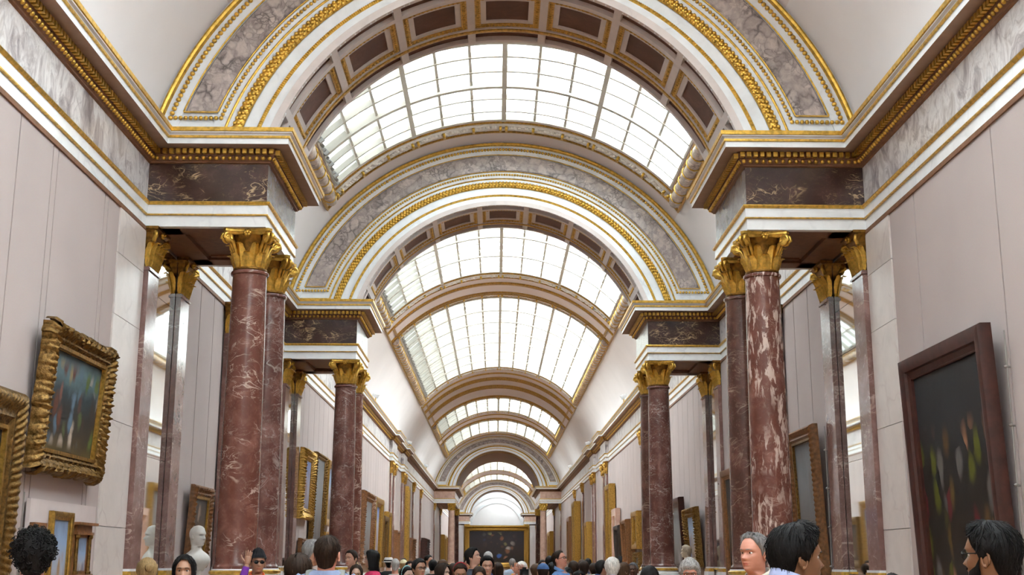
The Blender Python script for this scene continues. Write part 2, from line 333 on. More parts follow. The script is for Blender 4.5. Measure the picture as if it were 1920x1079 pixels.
# ---- skylights
RP = 5.03
DTH = TH_S*2/12
for si, (a, b) in enumerate(SKY):
    nrow = max(1, round((b-a)/0.75)); L = (b-a)/nrow
    root = empty('window_%d' % (si+1), (0, a, CV+RV))
    tag(root, ['glazed skylight over the nearest bay above the viewer', 'large glazed skylight between the first and second arches',
               'skylight seen just beyond the second arch', 'longest skylight with fine rows of panes midway down the vault',
               'shallow curved skylight beyond the ribbed band', 'curved skylight just in front of the third arch',
               'distant skylight beyond the third arch', 'small skylight added before the last arch to light it', 'last small skylight, added to light the far lunette'][si], kind='structure')
    def P(o): o.parent = root; o.matrix_parent_inverse = Matrix.Translation(-root.location); return o
    hw = RP*math.sin(rad(DTH/2))
    pm = MB().box(-hw, hw, -L/2, L/2, -0.006, 0.006).mesh('pane', 'pane')
    for j in range(12):
        th = rad(-TH_S+DTH*(j+0.5))
        for k in range(nrow):
            o = link('pane', pm, None, pol(CV, RP*math.cos(rad(DTH/2)), th, a+L*(k+0.5)), (0, th, 0)); P(o)
    for j in range(13):
        th = -TH_S+DTH*j; main = j in (3, 6, 9)
        w, r0 = (0.55, 4.86) if main else (0.30 if si < 3 else 0.38, 4.92)
        P(cbox(MB(), CV, r0, RP-0.01, th-w, th+w, a, b, 1).build('glazing_bar', 'bar'))
    for k in range(nrow+1):
        y = b-L*k if si != 1 else b-0.48-L*(k-1); main = (k % 3 == 0 if si != 1 else k % 3 == 0)
        if y < a or y > b: continue
        w, r0 = (0.06, 4.87) if (k % 3 == 0 and k > 0) else (0.03 if si < 3 else 0.036, 4.905)
        P(cbox(MB(), CV, r0, RP-0.012, -TH_S, TH_S, y-w, y+w, 24).build('transverse_bar', 'bar'))
    # frame that closes the opening
    fr = MB()
    for sgn in (-1, 1): cbox(fr, CV, RV-0.015, RP+0.03, sgn*TH_S-0.25, sgn*TH_S+0.25, a, b, 1)
    cbox(fr, CV, RV-0.015, RP+0.03, -TH_S, TH_S, a-0.04, a+0.02, 24); cbox(fr, CV, RV-0.015, RP+0.03, -TH_S, TH_S, b-0.02, b+0.04, 24)
    P(fr.build('frame', 'bar'))
    # little brackets along the low edges
    bk = MB()
    for k in range(nrow*3):
        y = a+(k+0.5)*L/3
        if si in (1, 2, 3): cbox(bk, CV, 4.84, 4.96, -TH_S+0.2, -TH_S+0.9+0.5*(k % 3 == 0), y-0.03, y+0.03, 1)
    if bk.v: stuff(P(bk.build('bracket_row', 'steel')))
    # gilded surround, stucco rolls along the sides, garland at each end
    det = si in (1, 2, 3)
    g = MB()
    for sgn in (-1, 1):
        cbox(g, CV, RV-0.035, RV, sgn*46.7-0.2, sgn*46.7+0.2, a-0.2, b+0.2, 1)
        cbox(g, CV, RV-0.05, RV, sgn*TH_G-0.3, sgn*TH_G+0.3, a-0.75, b+0.75, 1)
    for y in (a-0.16, b+0.16): cbox(g, CV, RV-0.035, RV, -46.7, 46.7, y-0.02, y+0.02, 40)
    for y in (a-0.72, b+0.72): cbox(g, CV, RV-0.045, RV, -TH_G, TH_G, y-0.025, y+0.025, 40)
    P(g.build('gilded_fillet', 'gold_deep'))
    for sgn in (-1, 1):
        th = rad(sgn*48.7); rr = 4.88; m = MB()
        n = int((b-a+0.9)/0.25); pts = [pol(CV, rr, th, a-0.45+(b-a+0.9)*i/n) for i in range(n+1)]
        m.tube(pts, [0.135+0.012*math.sin(i*2.1) for i in range(n+1)], 12)
        roll = P(m.build('leaf_roll', 'roll', smooth=4))
        tm = MB()
        k = 0; y = a-0.3
        while y < b+0.4:
            c = pol(CV, rr, th, y)
            # ring around the roll axis (Y)
            ring = [(c[0]+0.150*math.cos(2*PI*q/12), y+0.06*math.cos(2*PI*q/12-th), c[2]+0.150*math.sin(2*PI*q/12)) for q in range(13)]
            tm.tube(ring, 0.014, 5); y += 0.55
        stuff(P(tm.build('gold_tie', 'gold', smooth=4)))
    random.seed(si)
    for ye in (a-0.44, b+0.44):
        m = MB(); t = MB()
        cbox(m, CV, RV-0.03, RV, -46.5, 46.5, ye-0.20, ye+0.20, 40)
        nn = 150 if det else 60
        for q in range(nn):
            th = -46+92*q/(nn-1); ph = (th % 7.65)/7.65
            m.ball(pol(CV, RV-0.04, rad(th), ye+random.uniform(-0.06, 0.06)), (0.06, 0.045+0.05*math.sin(PI*ph), 0.035), 6, 4)
        P(m.build('garland', 'garland', smooth=4))
        for q in range(-6, 7):
            th = q*TH_S/6; big = q % 3 == 0
            c = pol(CV, RV-0.06, rad(th), ye)
            for dx in ((-1, 1) if big else (0,)):
                cbox(t, CV, RV-0.10, RV-0.03, th+dx*0.75-0.40, th+dx*0.75+0.25, ye-0.10, ye+0.12, 2)
        stuff(P(t.build('gold_ribbon', 'gold', smooth=4)))

# ---- ribs on the vault in the long bay
ribs = [40.35, 42.05, 60.5, 62.3, 62.7, 65.1, 65.5, 69.3, 78.0, 80.4, 90.2]
m = MB()
for y in ribs: cbox(m, CV, RV-0.06, RV, -TH_G, TH_G, y-0.05, y+0.05, 44)
for sgn in (-1, 1):
    for y0, y1 in ((39.6, 42.0), (60.0, 69.5), (77, 80.6)): cbox(m, CV, RV-0.05, RV, sgn*TH_G-0.3, sgn*TH_G+0.3, y0, y1, 1)
m.build('gilded_rib', 'gold_deep', ceiling)
m = MB()
for y0, y1 in ((40.6, 41.8), (60.8, 62.0), (63.0, 64.8), (66.0, 69.0), (78.3, 80.1)):
    cbox(m, CV, RV-0.03, RV, -47.5, -46.5, y0, y1, 1); cbox(m, CV, RV-0.03, RV, 46.5, 47.5, y0, y1, 1)
    cbox(m, CV, RV-0.03, RV, -47, 47, y0-0.03, y0+0.03, 44); cbox(m, CV, RV-0.03, RV, -47, 47, y1-0.03, y1+0.03, 44)
m.build('rib_panel_moulding', 'gold_deep', ceiling)

# ---- entablature running along both sides and around the piers
RES = [(53.1, 55.7), (59.7, 62.1)]
def path_for(side, ymax=Y1):
    pts = [(-W, Y0)]
    ev = [(p, p+t_, A_IN) for p, t_ in zip(PIERS, TP)]+[(a, b, W-0.14) for a, b in RES]
    for a, b, x in sorted(ev): pts += [(-W, a), (-x, a), (-x, b), (-W, b)]
    pts.append((-W, Y1))
    return [(x*(1 if side < 0 else -1), y) for x, y in pts]
def normals(pts, side):
    out = []
    for i in range(len(pts)-1):
        d = (pts[i+1][0]-pts[i][0], pts[i+1][1]-pts[i][1]); l = math.hypot(*d)
        n = (d[1]/l, -d[0]/l)
        out.append(n if side < 0 else (-n[0], -n[1]))
    return out
def offs(pts, ns, p):
    res = []
    for i in range(len(pts)):
        a = ns[max(i-1, 0)]; b = ns[min(i, len(ns)-1)]; k = 1+a[0]*b[0]+a[1]*b[1]
        res.append((pts[i][0]+p*(a[0]+b[0])/k, pts[i][1]+p*(a[1]+b[1])/k))
    return res
def sweep(mb, prof, pts, ns, mi=None, flip=False):
    rows = [[(x, y, z) for x, y in offs(pts, ns, p)] for p, z in prof]
    if flip: rows = rows[::-1]
    mb.grid(rows, mi)
for side, nm in ((-1, 'left'), (1, 'right')):
    pts = path_for(side); ns = normals(pts, side)
    root = empty('trim_1' if side < 0 else 'trim_2', (side*W, 0, Z_ARCH))
    tag(root, 'white, gold and marble entablature running along the %s wall and round its piers' % nm, kind='structure')
    def P(o): o.parent = root; o.matrix_parent_inverse = Matrix.Translation(-root.location); return o
    m = MB()
    sweep(m, [(-0.10, Z_ARCH), (0, Z_ARCH), (0, 6.075), (0.022, 6.085), (0.022, 6.215)], pts, ns, flip=side > 0)
    P(m.build('architrave', 'white'))
    m = MB()
    sweep(m, [(0.0, 6.066), (0.028, 6.07), (0.030, 6.083), (0.022, 6.087)], pts, ns, flip=side > 0)
    sweep(m, [(0.022, 6.205), (0.045, 6.215), (0.055, 6.235), (0.05, 6.25), (0.0, 6.252)], pts, ns, flip=side > 0)
    P(m.build('gilded_fillet', 'gold'))
    for i in range(len(pts)-1):                                   # frieze stones
        (x0, y0), (x1, y1) = pts[i], pts[i+1]
        pier = min(abs(x0), abs(x1)) < 4 or abs(x0-x1) > 0.5
        far = y0 > 60
        if pier: mt = 'rose_marble' if far else ('brown_marble' if abs(x0-x1) > 0.5 else 'grey_marble')
        else: mt = 'frieze'
        q = MB().grid([[(x0, y0, Z_FR), (x1, y1, Z_FR)], [(x0, y0, Z_CO), (x1, y1, Z_CO)]][::(1 if side < 0 else -1)])
        P(q.build('frieze_slab', mt))
    m = MB()
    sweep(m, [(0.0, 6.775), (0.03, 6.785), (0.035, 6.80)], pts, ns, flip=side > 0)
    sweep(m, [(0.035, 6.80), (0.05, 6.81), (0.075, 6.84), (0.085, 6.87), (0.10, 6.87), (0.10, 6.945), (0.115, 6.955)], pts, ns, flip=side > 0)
    P(m.build('bed_moulding', 'soffit'))  # gilded bed coloured dark brown: shade behind dentils and eggs is painted in
    m = MB(); sweep(m, [(0.115, 6.955), (0.30, 6.96), (0.305, 6.955)], pts, ns, flip=side > 0); P(m.build('cornice_soffit', 'cornice_brown'))
    m = MB(); sweep(m, [(0.305, 6.955), (0.305, 7.030)], pts, ns, flip=side > 0); P(m.build('corona', 'white'))
    m = MB()
    sweep(m, [(0.305, 7.030), (0.325, 7.034), (0.325, 7.062), (0.315, 7.066)], pts, ns, flip=side > 0)
    sweep(m, [(0.352, 7.108), (0.368, 7.112), (0.372, 7.162), (0.33, 7.168)], pts, ns, flip=side > 0)
    P(m.build('cornice_fillet', 'gold'))
    m = MB(); sweep(m, [(0.315, 7.066), (0.322, 7.08), (0.35, 7.095), (0.352, 7.108)], pts, ns, flip=side > 0)
    sweep(m, [(0.33, 7.168), (-0.12, 7.175)], pts, ns, flip=side > 0)
    P(m.build('cyma', 'white'))
    # dentils and egg-and-dart: real blocks and eggs along every run in view
    dm, em = MB(), MB(); op = offs(pts, ns, 0.10); oe = offs(pts, ns, 0.07)
    for i in range(len(pts)-1):
        n = ns[i]
        for (src, kind) in ((op, 'd'), (oe, 'e')):
            (x0, y0), (x1, y1) = src[i], src[i+1]; Ls = math.hypot(x1-x0, y1-y0)
            if y1 < 8 or y0 > 60: continue
            lo = 0.0
            if y0 < 8: lo = 8-y0
            k = max(1, int((Ls-lo)/0.084)); d = ((x1-x0)/Ls, (y1-y0)/Ls)
            far = min(y0, y1) > 28.5
            for j in range(k):
                sdist = lo+(j+0.5)*(Ls-lo)/k; cx_, cy_ = x0+d[0]*sdist, y0+d[1]*sdist
                if kind == 'd':
                    h = 0.027; a0 = (cx_-d[0]*h, cy_-d[1]*h); a1 = (cx_+d[0]*h, cy_+d[1]*h); pr = 0.06
                    bx = [(a0[0], a0[1]), (a1[0], a1[1]), (a1[0]+n[0]*pr, a1[1]+n[1]*pr), (a0[0]+n[0]*pr, a0[1]+n[1]*pr)]
                    dm.add([(x, y, z) for z in (6.878, 6.942) for x, y in bx], [(0, 3, 2, 1), (4, 5, 6, 7), (0, 1, 5, 4), (1, 2, 6, 5), (2, 3, 7, 6), (3, 0, 4, 7)])
                else:
                    em.ball((cx_, cy_, 6.838), 0.030, 5 if far else 7, 3 if far else 5)
    stuff(P(dm.build('dentil_row', 'gold'))); stuff(P(em.build('egg_and_dart', 'gold', smooth=4)))

# ---- pier ceilings (coffered soffits) and tops
for pi, yp in enumerate(PIERS):
    T_P = TP[pi]
    for s in (-1, 1):
        m = MB(); xa, xb = sorted((s*(A_IN+0.0), s*W))
        m.box(xa+0.005, xb-0.005, yp+0.005, yp+T_P-0.005, Z_ARCH+0.06, 6.24)
        for (u0, u1, v0, v1) in ((xa, xb, yp, yp+0.42), (xa, xb, yp+T_P-0.42, yp+T_P), (xa, xa+0.42, yp, yp+T_P), (xb-0.42, xb, yp, yp+T_P)):
            m.box(u0+0.004, u1-0.004, v0+0.004, v1-0.004, Z_ARCH+0.001, Z_ARCH+0.07)
        for (u0, u1, v0, v1) in ((xa+0.46, xb-0.46, yp+0.46, yp+0.50), (xa+0.46, xb-0.46, yp+T_P-0.50, yp+T_P-0.46)):
            m.box(u0, u1, v0, v1, Z_ARCH+0.03, Z_ARCH+0.07)
        o = m.build('pier_soffit', 'soffit')
        tag(o, 'brown coffered underside of the %s pier entablature at the %s arch' % ('left' if s < 0 else 'right', ['nearest', 'second', 'third', 'last'][pi]), 'soffit')

# ---- transverse arches
def ring(t): return CI+(CV-CI)*t, RI+(RV-RI)*t
def tmax(t, z):
    c, r = ring(t); return math.acos(max(-1, min(1, (z-c)/r)))
def face_pt(t, sgn, y, z0): 
    c, r = ring(t); th = sgn*tmax(t, z0); return pol(c, r, th, y)
def arch_face(mb, prof, yf, z0, n, mi=None, wob=None):
    rows = []
    for (t, off) in prof:
        c, r = ring(t); tm = tmax(t, z0); row = []
        for i in range(n+1):
            s_ = -1+2*i/n; o_ = off
            if wob: o_ = off+wob(i, t)
            row.append(pol(c, r, s_*tm, yf-o_))
        rows.append(row)
    mb.grid(rows, mi)
def chain(mb, t, yf, z0, pitch, r, off, seg=(7, 5), stretch=1.0, sgn0=-1, sgn1=1):
    c, R = ring(t); tm = tmax(t, z0); k = int(2*tm*R/pitch)
    for i in range(k+1):
        th = -tm+2*tm*i/k; st = len(mb.v)
        mb.ball((0, 0, 0), (r*stretch, r, r), *seg)
        M = Matrix.Translation(Vector(pol(c, R, th, yf-off))) @ Matrix.Rotation(th, 4, 'Y')
        mb.xform(M, st)
ORD = ['nearest', 'second', 'third', 'last']
for ai, yp in enumerate(PIERS):
    yf = yp+0.04; yb = yp+(1.92, 1.92, TP[2]-0.2, TP[3]-0.2)[ai]; CI, RI = (6.12, 3.27) if ai < 2 else (6.62, 3.18); det = ai < 2; n = 128 if det else 48
    root = empty('transverse_arch', (0, yf, Z_TOP))
    tag(root, ['nearest huge marble and gold arch spanning the vault, crown cut off by the frame', 'second marble and gold arch with a row of coffers, fully in view',
               'third, distant arch with a plain brown underside', 'farthest small arch framing the white lunette'][ai], 'arch', 'transverse arches')
    def P(o, par=None):
        o.parent = par or root
        if par is None: o.matrix_parent_inverse = Matrix.Translation(-root.location)
        return o
    m = MB()
    arch_face(m, [(0, -0.02), (0, 0.03), (0.13, 0.03), (0.14, 0.02), (0.27, 0.02), (0.27, 0.0), (0.40, 0.02), (0.44, 0.0), (0.52, 0.0), (0.52, -0.02), (0.80, -0.02), (0.80, 0.0), (0.95, 0.0), (1.0, 0.02)], yf, 7.1, n)
    P(m.build('archivolt', 'white', smooth=SM))
    m = MB(); arch_face(m, [(1.0, 0), (0.0, 0)], yb, 7.1, n); P(m.build('rear_face', 'white'))
    m = MB()                                                       # breccia panel, its foot cut level above the cornice
    arch_face(m, [(0.545, -0.015), (0.56, 0.004), (0.775, 0.004), (0.79, -0.015)], yf, 7.53, n)
    P(m.build('breccia_panel', 'breccia'))
    m = MB()
    for t, w, o_, z0 in ((0.968, 0.030, 0.06, 7.1), (0.415, 0.016, 0.035, 7.1), (0.80, 0.008, 0.012, 7.52), (0.533, 0.008, 0.012, 7.52)):
        arch_face(m, [(t-w, 0), (t-w*0.6, o_*0.8), (t, o_), (t+w*0.6, o_*0.8), (t+w, 0)], yf, z0, n)
    for sgn in (-1, 1):                                            # level foot of the panel frame
        a_, b_ = face_pt(0.533, sgn, yf, 7.52), face_pt(0.80, sgn, yf, 7.52); x0, x1 = sorted((a_[0], b_[0]))
        m.box(x0, x1, yf-0.012, yf+0.01, 7.508, 7.526)
        a_, b_ = face_pt(0.42, sgn, yf, 7.24), face_pt(0.97, sgn, yf, 7.24); x0, x1 = sorted((a_[0], b_[0]))
        m.box(x0, x1, yf-0.03, yf+0.01, 7.16, 7.26)
    P(m.build('gilded_moulding', 'gold', smooth=SM))
    if det:
        m = MB()
        chain(m, 0.883, yf, 7.43, 0.068, 0.034, 0.008, stretch=1.0); chain(m, 0.483, yf, 7.43, 0.058, 0.027, 0.008, stretch=1.0)
        for sgn in (-1, 1):
            a_, b_ = face_pt(0.483, sgn, yf, 7.43)[0], face_pt(0.883, sgn, yf, 7.43)[0]; k = int(abs(b_-a_)/0.062)
            for i in range(k+1): m.ball((a_+(b_-a_)*i/k, yf-0.008, 7.43), (0.031, 0.03, 0.03), 7, 5)
        stuff(P(m.build('bead_chain', 'gold', smooth=4)))
        m = MB()                                                   # broad band of gilded leaves
        arch_face(m, [(0.275, 0.0), (0.285, 0.03), (0.32, 0.05), (0.355, 0.03), (0.365, 0.0)], yf-0.02, 7.12, n)
        for t, ph in ((0.292, 0), (0.32, 0.5), (0.348, 0)):
            chain(m, t, yf, 7.13, 0.075, 0.030, 0.055+0.012*(t == 0.32), (6, 4), 1.0)
        stuff(P(m.build('leaf_band', 'gold', smooth=4)))
        m = MB()
        arch_face(m, [(0.132, 0.02), (0.142, 0.045), (0.152, 0.05), (0.162, 0.045), (0.170, 0.02)], yf, 7.12, 560, wob=lambda i, t: 0.012*(i % 2) if 0.14 < t < 0.165 else 0)
        P(m.build('rope_moulding', 'gold'))
    else:
        m = MB(); arch_face(m, [(0.275, 0.0), (0.32, 0.06), (0.365, 0.0)], yf-0.02, 7.12, n); arch_face(m, [(0.13, 0.03), (0.15, 0.05), (0.17, 0.03)], yf, 7.12, n)
        arch_face(m, [(0.87, 0.0), (0.885, 0.03), (0.90, 0.0)], yf, 7.43, n)
        P(m.build('leaf_band', 'gold'))
    # coffered underside
    TM = math.degrees(tmax(0, 7.1)); D_ = yb-yf
    if det:
        m = MB(); cbox(m, CI, RI+0.07, RI+0.12, -TM, TM, yf, yb, 96); P(m.build('vaulted_back', 'coffer'))
        m = MB()
        for (u0, u1) in ((-0.05, 0.03), (0.27, 0.38), (1.36, 1.40), (1.47, 1.52), (1.80, D_)): cbox(m, CI, RI, RI+0.10, -TM, TM, yf+u0, yf+u1, 96)
        for k in range(-4, 4):
            th = 9.2+k*18.4+(-0.0)
            cbox(m, CI, RI, RI+0.10, th-1.0, th+1.0, yf, yb, 3)
        for sgn in (-1, 1):
            lo, hi = sorted((sgn*TM, sgn*(TM-1.2))); cbox(m, CI, RI, RI+0.10, lo, hi, yf, yb, 3)
        P(m.build('coffer_ribs', 'mauve_white'))
        m = MB(); cbox(m, CI, RI-0.02, RI+0.02, -TM, TM, yf+1.405, yf+1.465, 96); P(m.build('gilded_rib', 'gold_deep', smooth=SM))
        for k in range(-3, 4):                                     # seven coffers, each with a gilt rim, a pale frame and a brown panel
            c0, c1 = k*18.4-8.2, k*18.4+8.2
            rim = MB(); y0_, y1_ = yf+0.38, yf+1.36
            for (a0, a1, b0, b1) in ((c0, c1, y0_, y0_+0.085), (c0, c1, y1_-0.085, y1_), (c0, c0+1.5, y0_, y1_), (c1-1.5, c1, y0_, y1_)):
                cbox(rim, CI, RI+0.02, RI+0.09, a0, a1, b0, b1, 6)
            for q in range(14):
                for yy in (y0_+0.045, y1_-0.045): rim.ball(pol(CI, RI+0.02, rad(c0+1+(c1-c0-2)*q/13), yy), 0.024, 6, 4)
            for q in range(13):
                for tt in (c0+0.75, c1-0.75): rim.ball(pol(CI, RI+0.02, rad(tt), y0_+0.05+(y1_-y0_-0.1)*q/12), 0.024, 6, 4)
            cof = P(rim.build('coffer', 'gold_deep', smooth=SM))
            fr = MB(); e0, e1, f0, f1 = c0+1.5, c1-1.5, y0_+0.085, y1_-0.085
            for (a0, a1, b0, b1) in ((e0, e1, f0, f0+0.075), (e0, e1, f1-0.075, f1), (e0, e0+1.4, f0, f1), (e1-1.4, e1, f0, f1)):
                cbox(fr, CI, RI+0.035, RI+0.09, a0, a1, b0, b1, 6)
            fo = fr.build('coffer_frame', 'mauve_white', cof); fo.matrix_parent_inverse = Matrix.Translation(-root.location)
            fo = cbox(MB(), CI, RI+0.060, RI+0.085, e0+1.4, e1-1.4, f0+0.075, f1-0.075, 6).build('coffer_panel', 'coffer', cof); fo.matrix_parent_inverse = Matrix.Translation(-root.location)
            cof.matrix_parent_inverse = Matrix.Translation(-root.location)
            fo.matrix_parent_inverse = Matrix.Identity(4)
            for ch in cof.children: ch.matrix_parent_inverse = Matrix.Identity(4)
    else:
        m = MB(); cbox(m, CI, RI, RI+0.10, -TM, TM, yf, yb, 60); P(m.build('vaulted_back', 'soffit'))
        m = MB()
        for u in (0.25, 1.0, 1.6): cbox(m, CI, RI-0.02, RI+0.02, -TM, TM, yf+u, yf+u+0.06, 60)
        P(m.build('gilded_rib', 'gold_deep'))

# lunette on the far wall
m = MB()
for r0, r1, d in ((3.05, 3.35, 0.10), (3.75, 4.05, 0.14)):
    rows = []
    for r, dd in ((r0, 0), (r0, d), (r1, d), (r1, 0)):
        rows.append([(r*math.sin(rad(-90+180*i/40)), Y1-dd-0.001, 5.7+r*math.cos(rad(-90+180*i/40))) for i in range(41)])
    m.grid(rows)
lun = m.build('lunette_moulding', 'white', bpy.data.objects['wall_far'])

# ---- pedestals
PED = {}
def pedestal(x0, x1, y0, y1, label, group=None):
    m = MB(); m.box(x0, x1, y0, y1, 0.0, 0.18); m.box(x0+0.04, x1-0.04, y0+0.04, y1-0.04, 0.18, 1.24); m.box(x0+0.01, x1-0.01, y0+0.01, y1-0.01, 1.24, 1.30); 
    m.box(x0-0.02, x1+0.02, y0-0.02, y1+0.02, 1.30, 1.357)
    o = m.build('pedestal', 'cream_marble'); tag(o, label, 'pedestal', group); return o
for pi, yp in enumerate(PIERS):
    T_P = TP[pi]
    for s in (-1, 1):
        x0, x1 = sorted((s*3.05, s*3.75))
        pedestal(x0, x1, yp+0.02, yp+T_P-0.02, 'pale marble pedestal carrying the two %s columns of the %s arch' % ('left' if s < 0 else 'right', ORD[pi]), 'column pedestals')

# ---- capitals
def leaf_mesh(w, h, curl, nu=4, nv=9, name='acanthus_leaf'):
    mb = MB(); fr, bk = [], []
    for i in range(nv+1):
        v = i/nv
        ww = w*(0.62+0.38*math.sin(PI*min(1, v*1.15)))*(1-0.35*max(0, v-0.7)/0.3)*(0.86+0.14*abs(math.sin(4.5*PI*v)))
        out = 0.010+curl*(v**3.2); z = h*(v-0.22*max(0, (v-0.72)/0.28)**2); back = 0.035*math.sin(PI*v)
        fr.append([((j/nu-0.5)*ww, -(out+back*(1-abs(j/nu-0.5)*1.6)+0.012*(j == nu//2)), z) for j in range(nu+1)])
        bk.append([((j/nu-0.5)*ww*0.97, -(out+back*(1-abs(j/nu-0.5)*1.6)-0.012), z-0.006*v) for j in range(nu+1)])
    mb.grid(fr); mb.grid([r[::-1] for r in bk])
    for i in range(nv):                                            # close the edges
        pass
    mb.grid([fr[-1], bk[-1]]); mb.grid([[r[0] for r in fr], [r[0] for r in bk]]); mb.grid([[r[-1] for r in bk], [r[-1] for r in fr]])
    return mb.mesh(name, 'gold', smooth=math.radians(60))
def volute_mesh(R=0.075):
    mb = MB(); pts = [(0, -0.02, -0.22), (0, -0.05, -0.12), (0, -0.10, -0.02)]; rr = [0.016, 0.02, 0.022]
    for i in range(17):
        a = PI*0.95-i*PI*2*1.55/16; r = R*(1-0.78*i/16)
        pts.append((0, -0.175+r*math.cos(a)*0.95, 0.0+r*math.sin(a)+0.02)); rr.append(0.021*(1-0.35*i/16))
    mb.tube(pts, rr, 6, flat=1.5); mb.ball((0, -0.175, 0.02), 0.022, 6, 4)
    return mb.mesh('volute', 'gold', smooth=4)
LEAF_S = leaf_mesh(0.150, 0.235, 0.105); LEAF_L = leaf_mesh(0.130, 0.385, 0.135); VOL = volute_mesh()
def abacus(half, corner, z0, z1, n=6):
    prof = []
    for k in range(4):
        a = PI/4+k*PI/2; b = a+PI/2
        c0 = Vector((corner*math.cos(a), corner*math.sin(a))); c1 = Vector((corner*math.cos(b), corner*math.sin(b)))
        mid = Vector((math.cos((a+b)/2), math.sin((a+b)/2)))
        chord = c0.lerp(c1, 0.5).length; sag = chord-half
        tn = (c1-c0).normalized()*0.045
        for i in range(n+1):
            t = i/n; p = (c0+tn).lerp(c1-tn, t)-mid*sag*math.sin(PI*t); prof.append(p)
    mb = MB()
    mb.loft([[(p.x*k, p.y*k, z) for p in prof] for k, z in ((0.90, z0), (0.96, z0+(z1-z0)*0.45), (1.0, z0+(z1-z0)*0.5), (1.0, z1))])
    return mb
CAP_H = 0.53
def column_capital_parts(parent, z):
    bell = MB().lathe([(0.205, 0.0), (0.222, 0.012), (0.222, 0.03), (0.20, 0.04), (0.205, 0.2), (0.225, 0.34), (0.275, 0.435), (0.29, 0.455)], 20)
    cap = bell.build('capital', 'gold_shadow', parent, smooth=SM); cap.location = (0, 0, z)  # bell in shade-dark gold so the gaps between leaves look deep
    ab = AB_ME
    link('abacus', ab, cap)
    for k in range(8):
        a = k*PI/4
        o = link('acanthus_leaf', LEAF_S, cap, (0.195*math.sin(a), -0.195*math.cos(a), 0.035), (0, 0, a))
        a += PI/8
        o = link('acanthus_leaf', LEAF_L, cap, (0.190*math.sin(a), -0.190*math.cos(a), 0.035), (0, 0, a))
    for k in range(4):
        for d in (-0.20, 0.20):
            a = PI/4+k*PI/2+d
            link('volute', VOL, cap, (0.20*math.sin(a-d*0.5), -0.20*math.cos(a-d*0.5), 0.38), (0, 0, a-d*0.7))
        a = k*PI/2
        link('fleuron', FLEU, cap, (0.285*math.sin(a), -0.285*math.cos(a), 0.475), (0, 0, a))
    return cap
AB_ME = abacus(0.275, 0.455, 0.455, CAP_H).mesh('abacus', 'gold', smooth=SM)
_f = MB()
for k in range(6): _f.ball((0.032*math.cos(k*PI/3), 0, 0.032*math.sin(k*PI/3)), (0.026, 0.03, 0.026), 6, 4)
_f.ball((0, -0.03, 0), 0.022, 6, 4)
FLEU = _f.mesh('fleuron', 'gold', smooth=4)
# far capitals: the same shapes joined
def merged_capital():
    mb = MB(); mb.lathe([(0.205, 0.0), (0.222, 0.02), (0.205, 0.2), (0.29, 0.455)], 12)
    for k in range(8):
        for z, hh, off in ((0.12, 0.11, 0), (0.26, 0.13, PI/8)):
            a = k*PI/4+off; mb.ball((0.245*math.sin(a), -0.245*math.cos(a), z), (0.06, 0.06, hh), 5, 4)
    for k in range(4):
        a = PI/4+k*PI/2; mb.ball((0.36*math.sin(a), -0.36*math.cos(a), 0.39), (0.07, 0.07, 0.075), 6, 4)
    a = abacus(0.275, 0.455, 0.455, CAP_H, 3); mb.add(a.v, a.f)
    return mb.mesh('capital', 'gold', smooth=SM)
CAPF = merged_capital()
def shaft_mesh(mat, n=36):
    zb, zt = 1.56, Z_ARCH-CAP_H; H = zt-zb; prof = [(0.285, zb), (0.285, zb+0.03), (0.262, zb+0.06)]
    for i in range(13):
        v = i/12; prof.append((0.258-0.036*(v**1.7), zb+0.07+(H-0.15)*v))
    prof += [(0.224, zt-0.06), (0.245, zt-0.05), (0.25, zt-0.03), (0.245, zt-0.012), (0.222, zt)]
    return MB().lathe(prof, n).mesh('shaft', mat, smooth=SM)
SH = {}
def shaft(mat, n):
    if (mat, n) not in SH: SH[(mat, n)] = shaft_mesh(mat, n)
    return SH[(mat, n)]
_b = MB(); _b.box(-0.34, 0.34, -0.34, 0.34, 1.36, 1.41)
_b.lathe([(0.33, 1.41), (0.345, 1.43), (0.34, 1.455), (0.30, 1.465), (0.295, 1.49)], 28)
_b.cur = 1; _b.lathe([(0.30, 1.485), (0.325, 1.50), (0.325, 1.53), (0.30, 1.545)], 28); _b.cur = 0
_b.lathe([(0.30, 1.54), (0.295, 1.56)], 28)
BASE = _b.mesh('base', ['white', 'gold'], smooth=SM)
CMAT = {(0, -1): ('red', 'red_mottled'), (0, 1): ('red_flame', 'red_dark'), (1, -1): ('red_mottled', 'red'), (1, 1): ('red_mottled', 'red_dark'),
        (2, -1): ('rose_marble', 'red_dark'), (2, 1): ('rose_marble', 'red_dark'), (3, -1): ('red_dark', 'red_dark'), (3, 1): ('red_dark', 'red_dark')}
CDESC = {'red': 'red marble column with pale wandering veins', 'red_mottled': 'red marble column mottled with grey', 'red_flame': 'red marble column with cream flame patches',
         'red_dark': 'dark brown red marble column', 'rose_marble': 'pale rose marble column'}
for pi, yp in enumerate(PIERS):
    for s in (-1, 1):
        for k, dy in enumerate((0.36, TP[pi]-0.44)):
            mt = CMAT[(pi, s)][k]
            root = empty('column', (s*3.40, yp+dy, 1.36)); root['seed'] = pi*7+k
            tag(root, '%s, %s of the %s pair at the %s arch' % (CDESC[mt], ('front one', 'rear one')[k], ('left', 'right')[(s+1)//2], ORD[pi]), 'column', 'columns of the arches')
            for nm_, me in (('base', BASE), ('shaft', shaft(mt, 40 if pi < 2 else 20))):
                o = link(nm_, me, root); o.location = (0, 0, -1.36)
            if pi < 2: column_capital_parts(root, Z_ARCH-CAP_H-1.36)
            else: link('capital', CAPF, root, (0, 0, Z_ARCH-CAP_H-1.36))

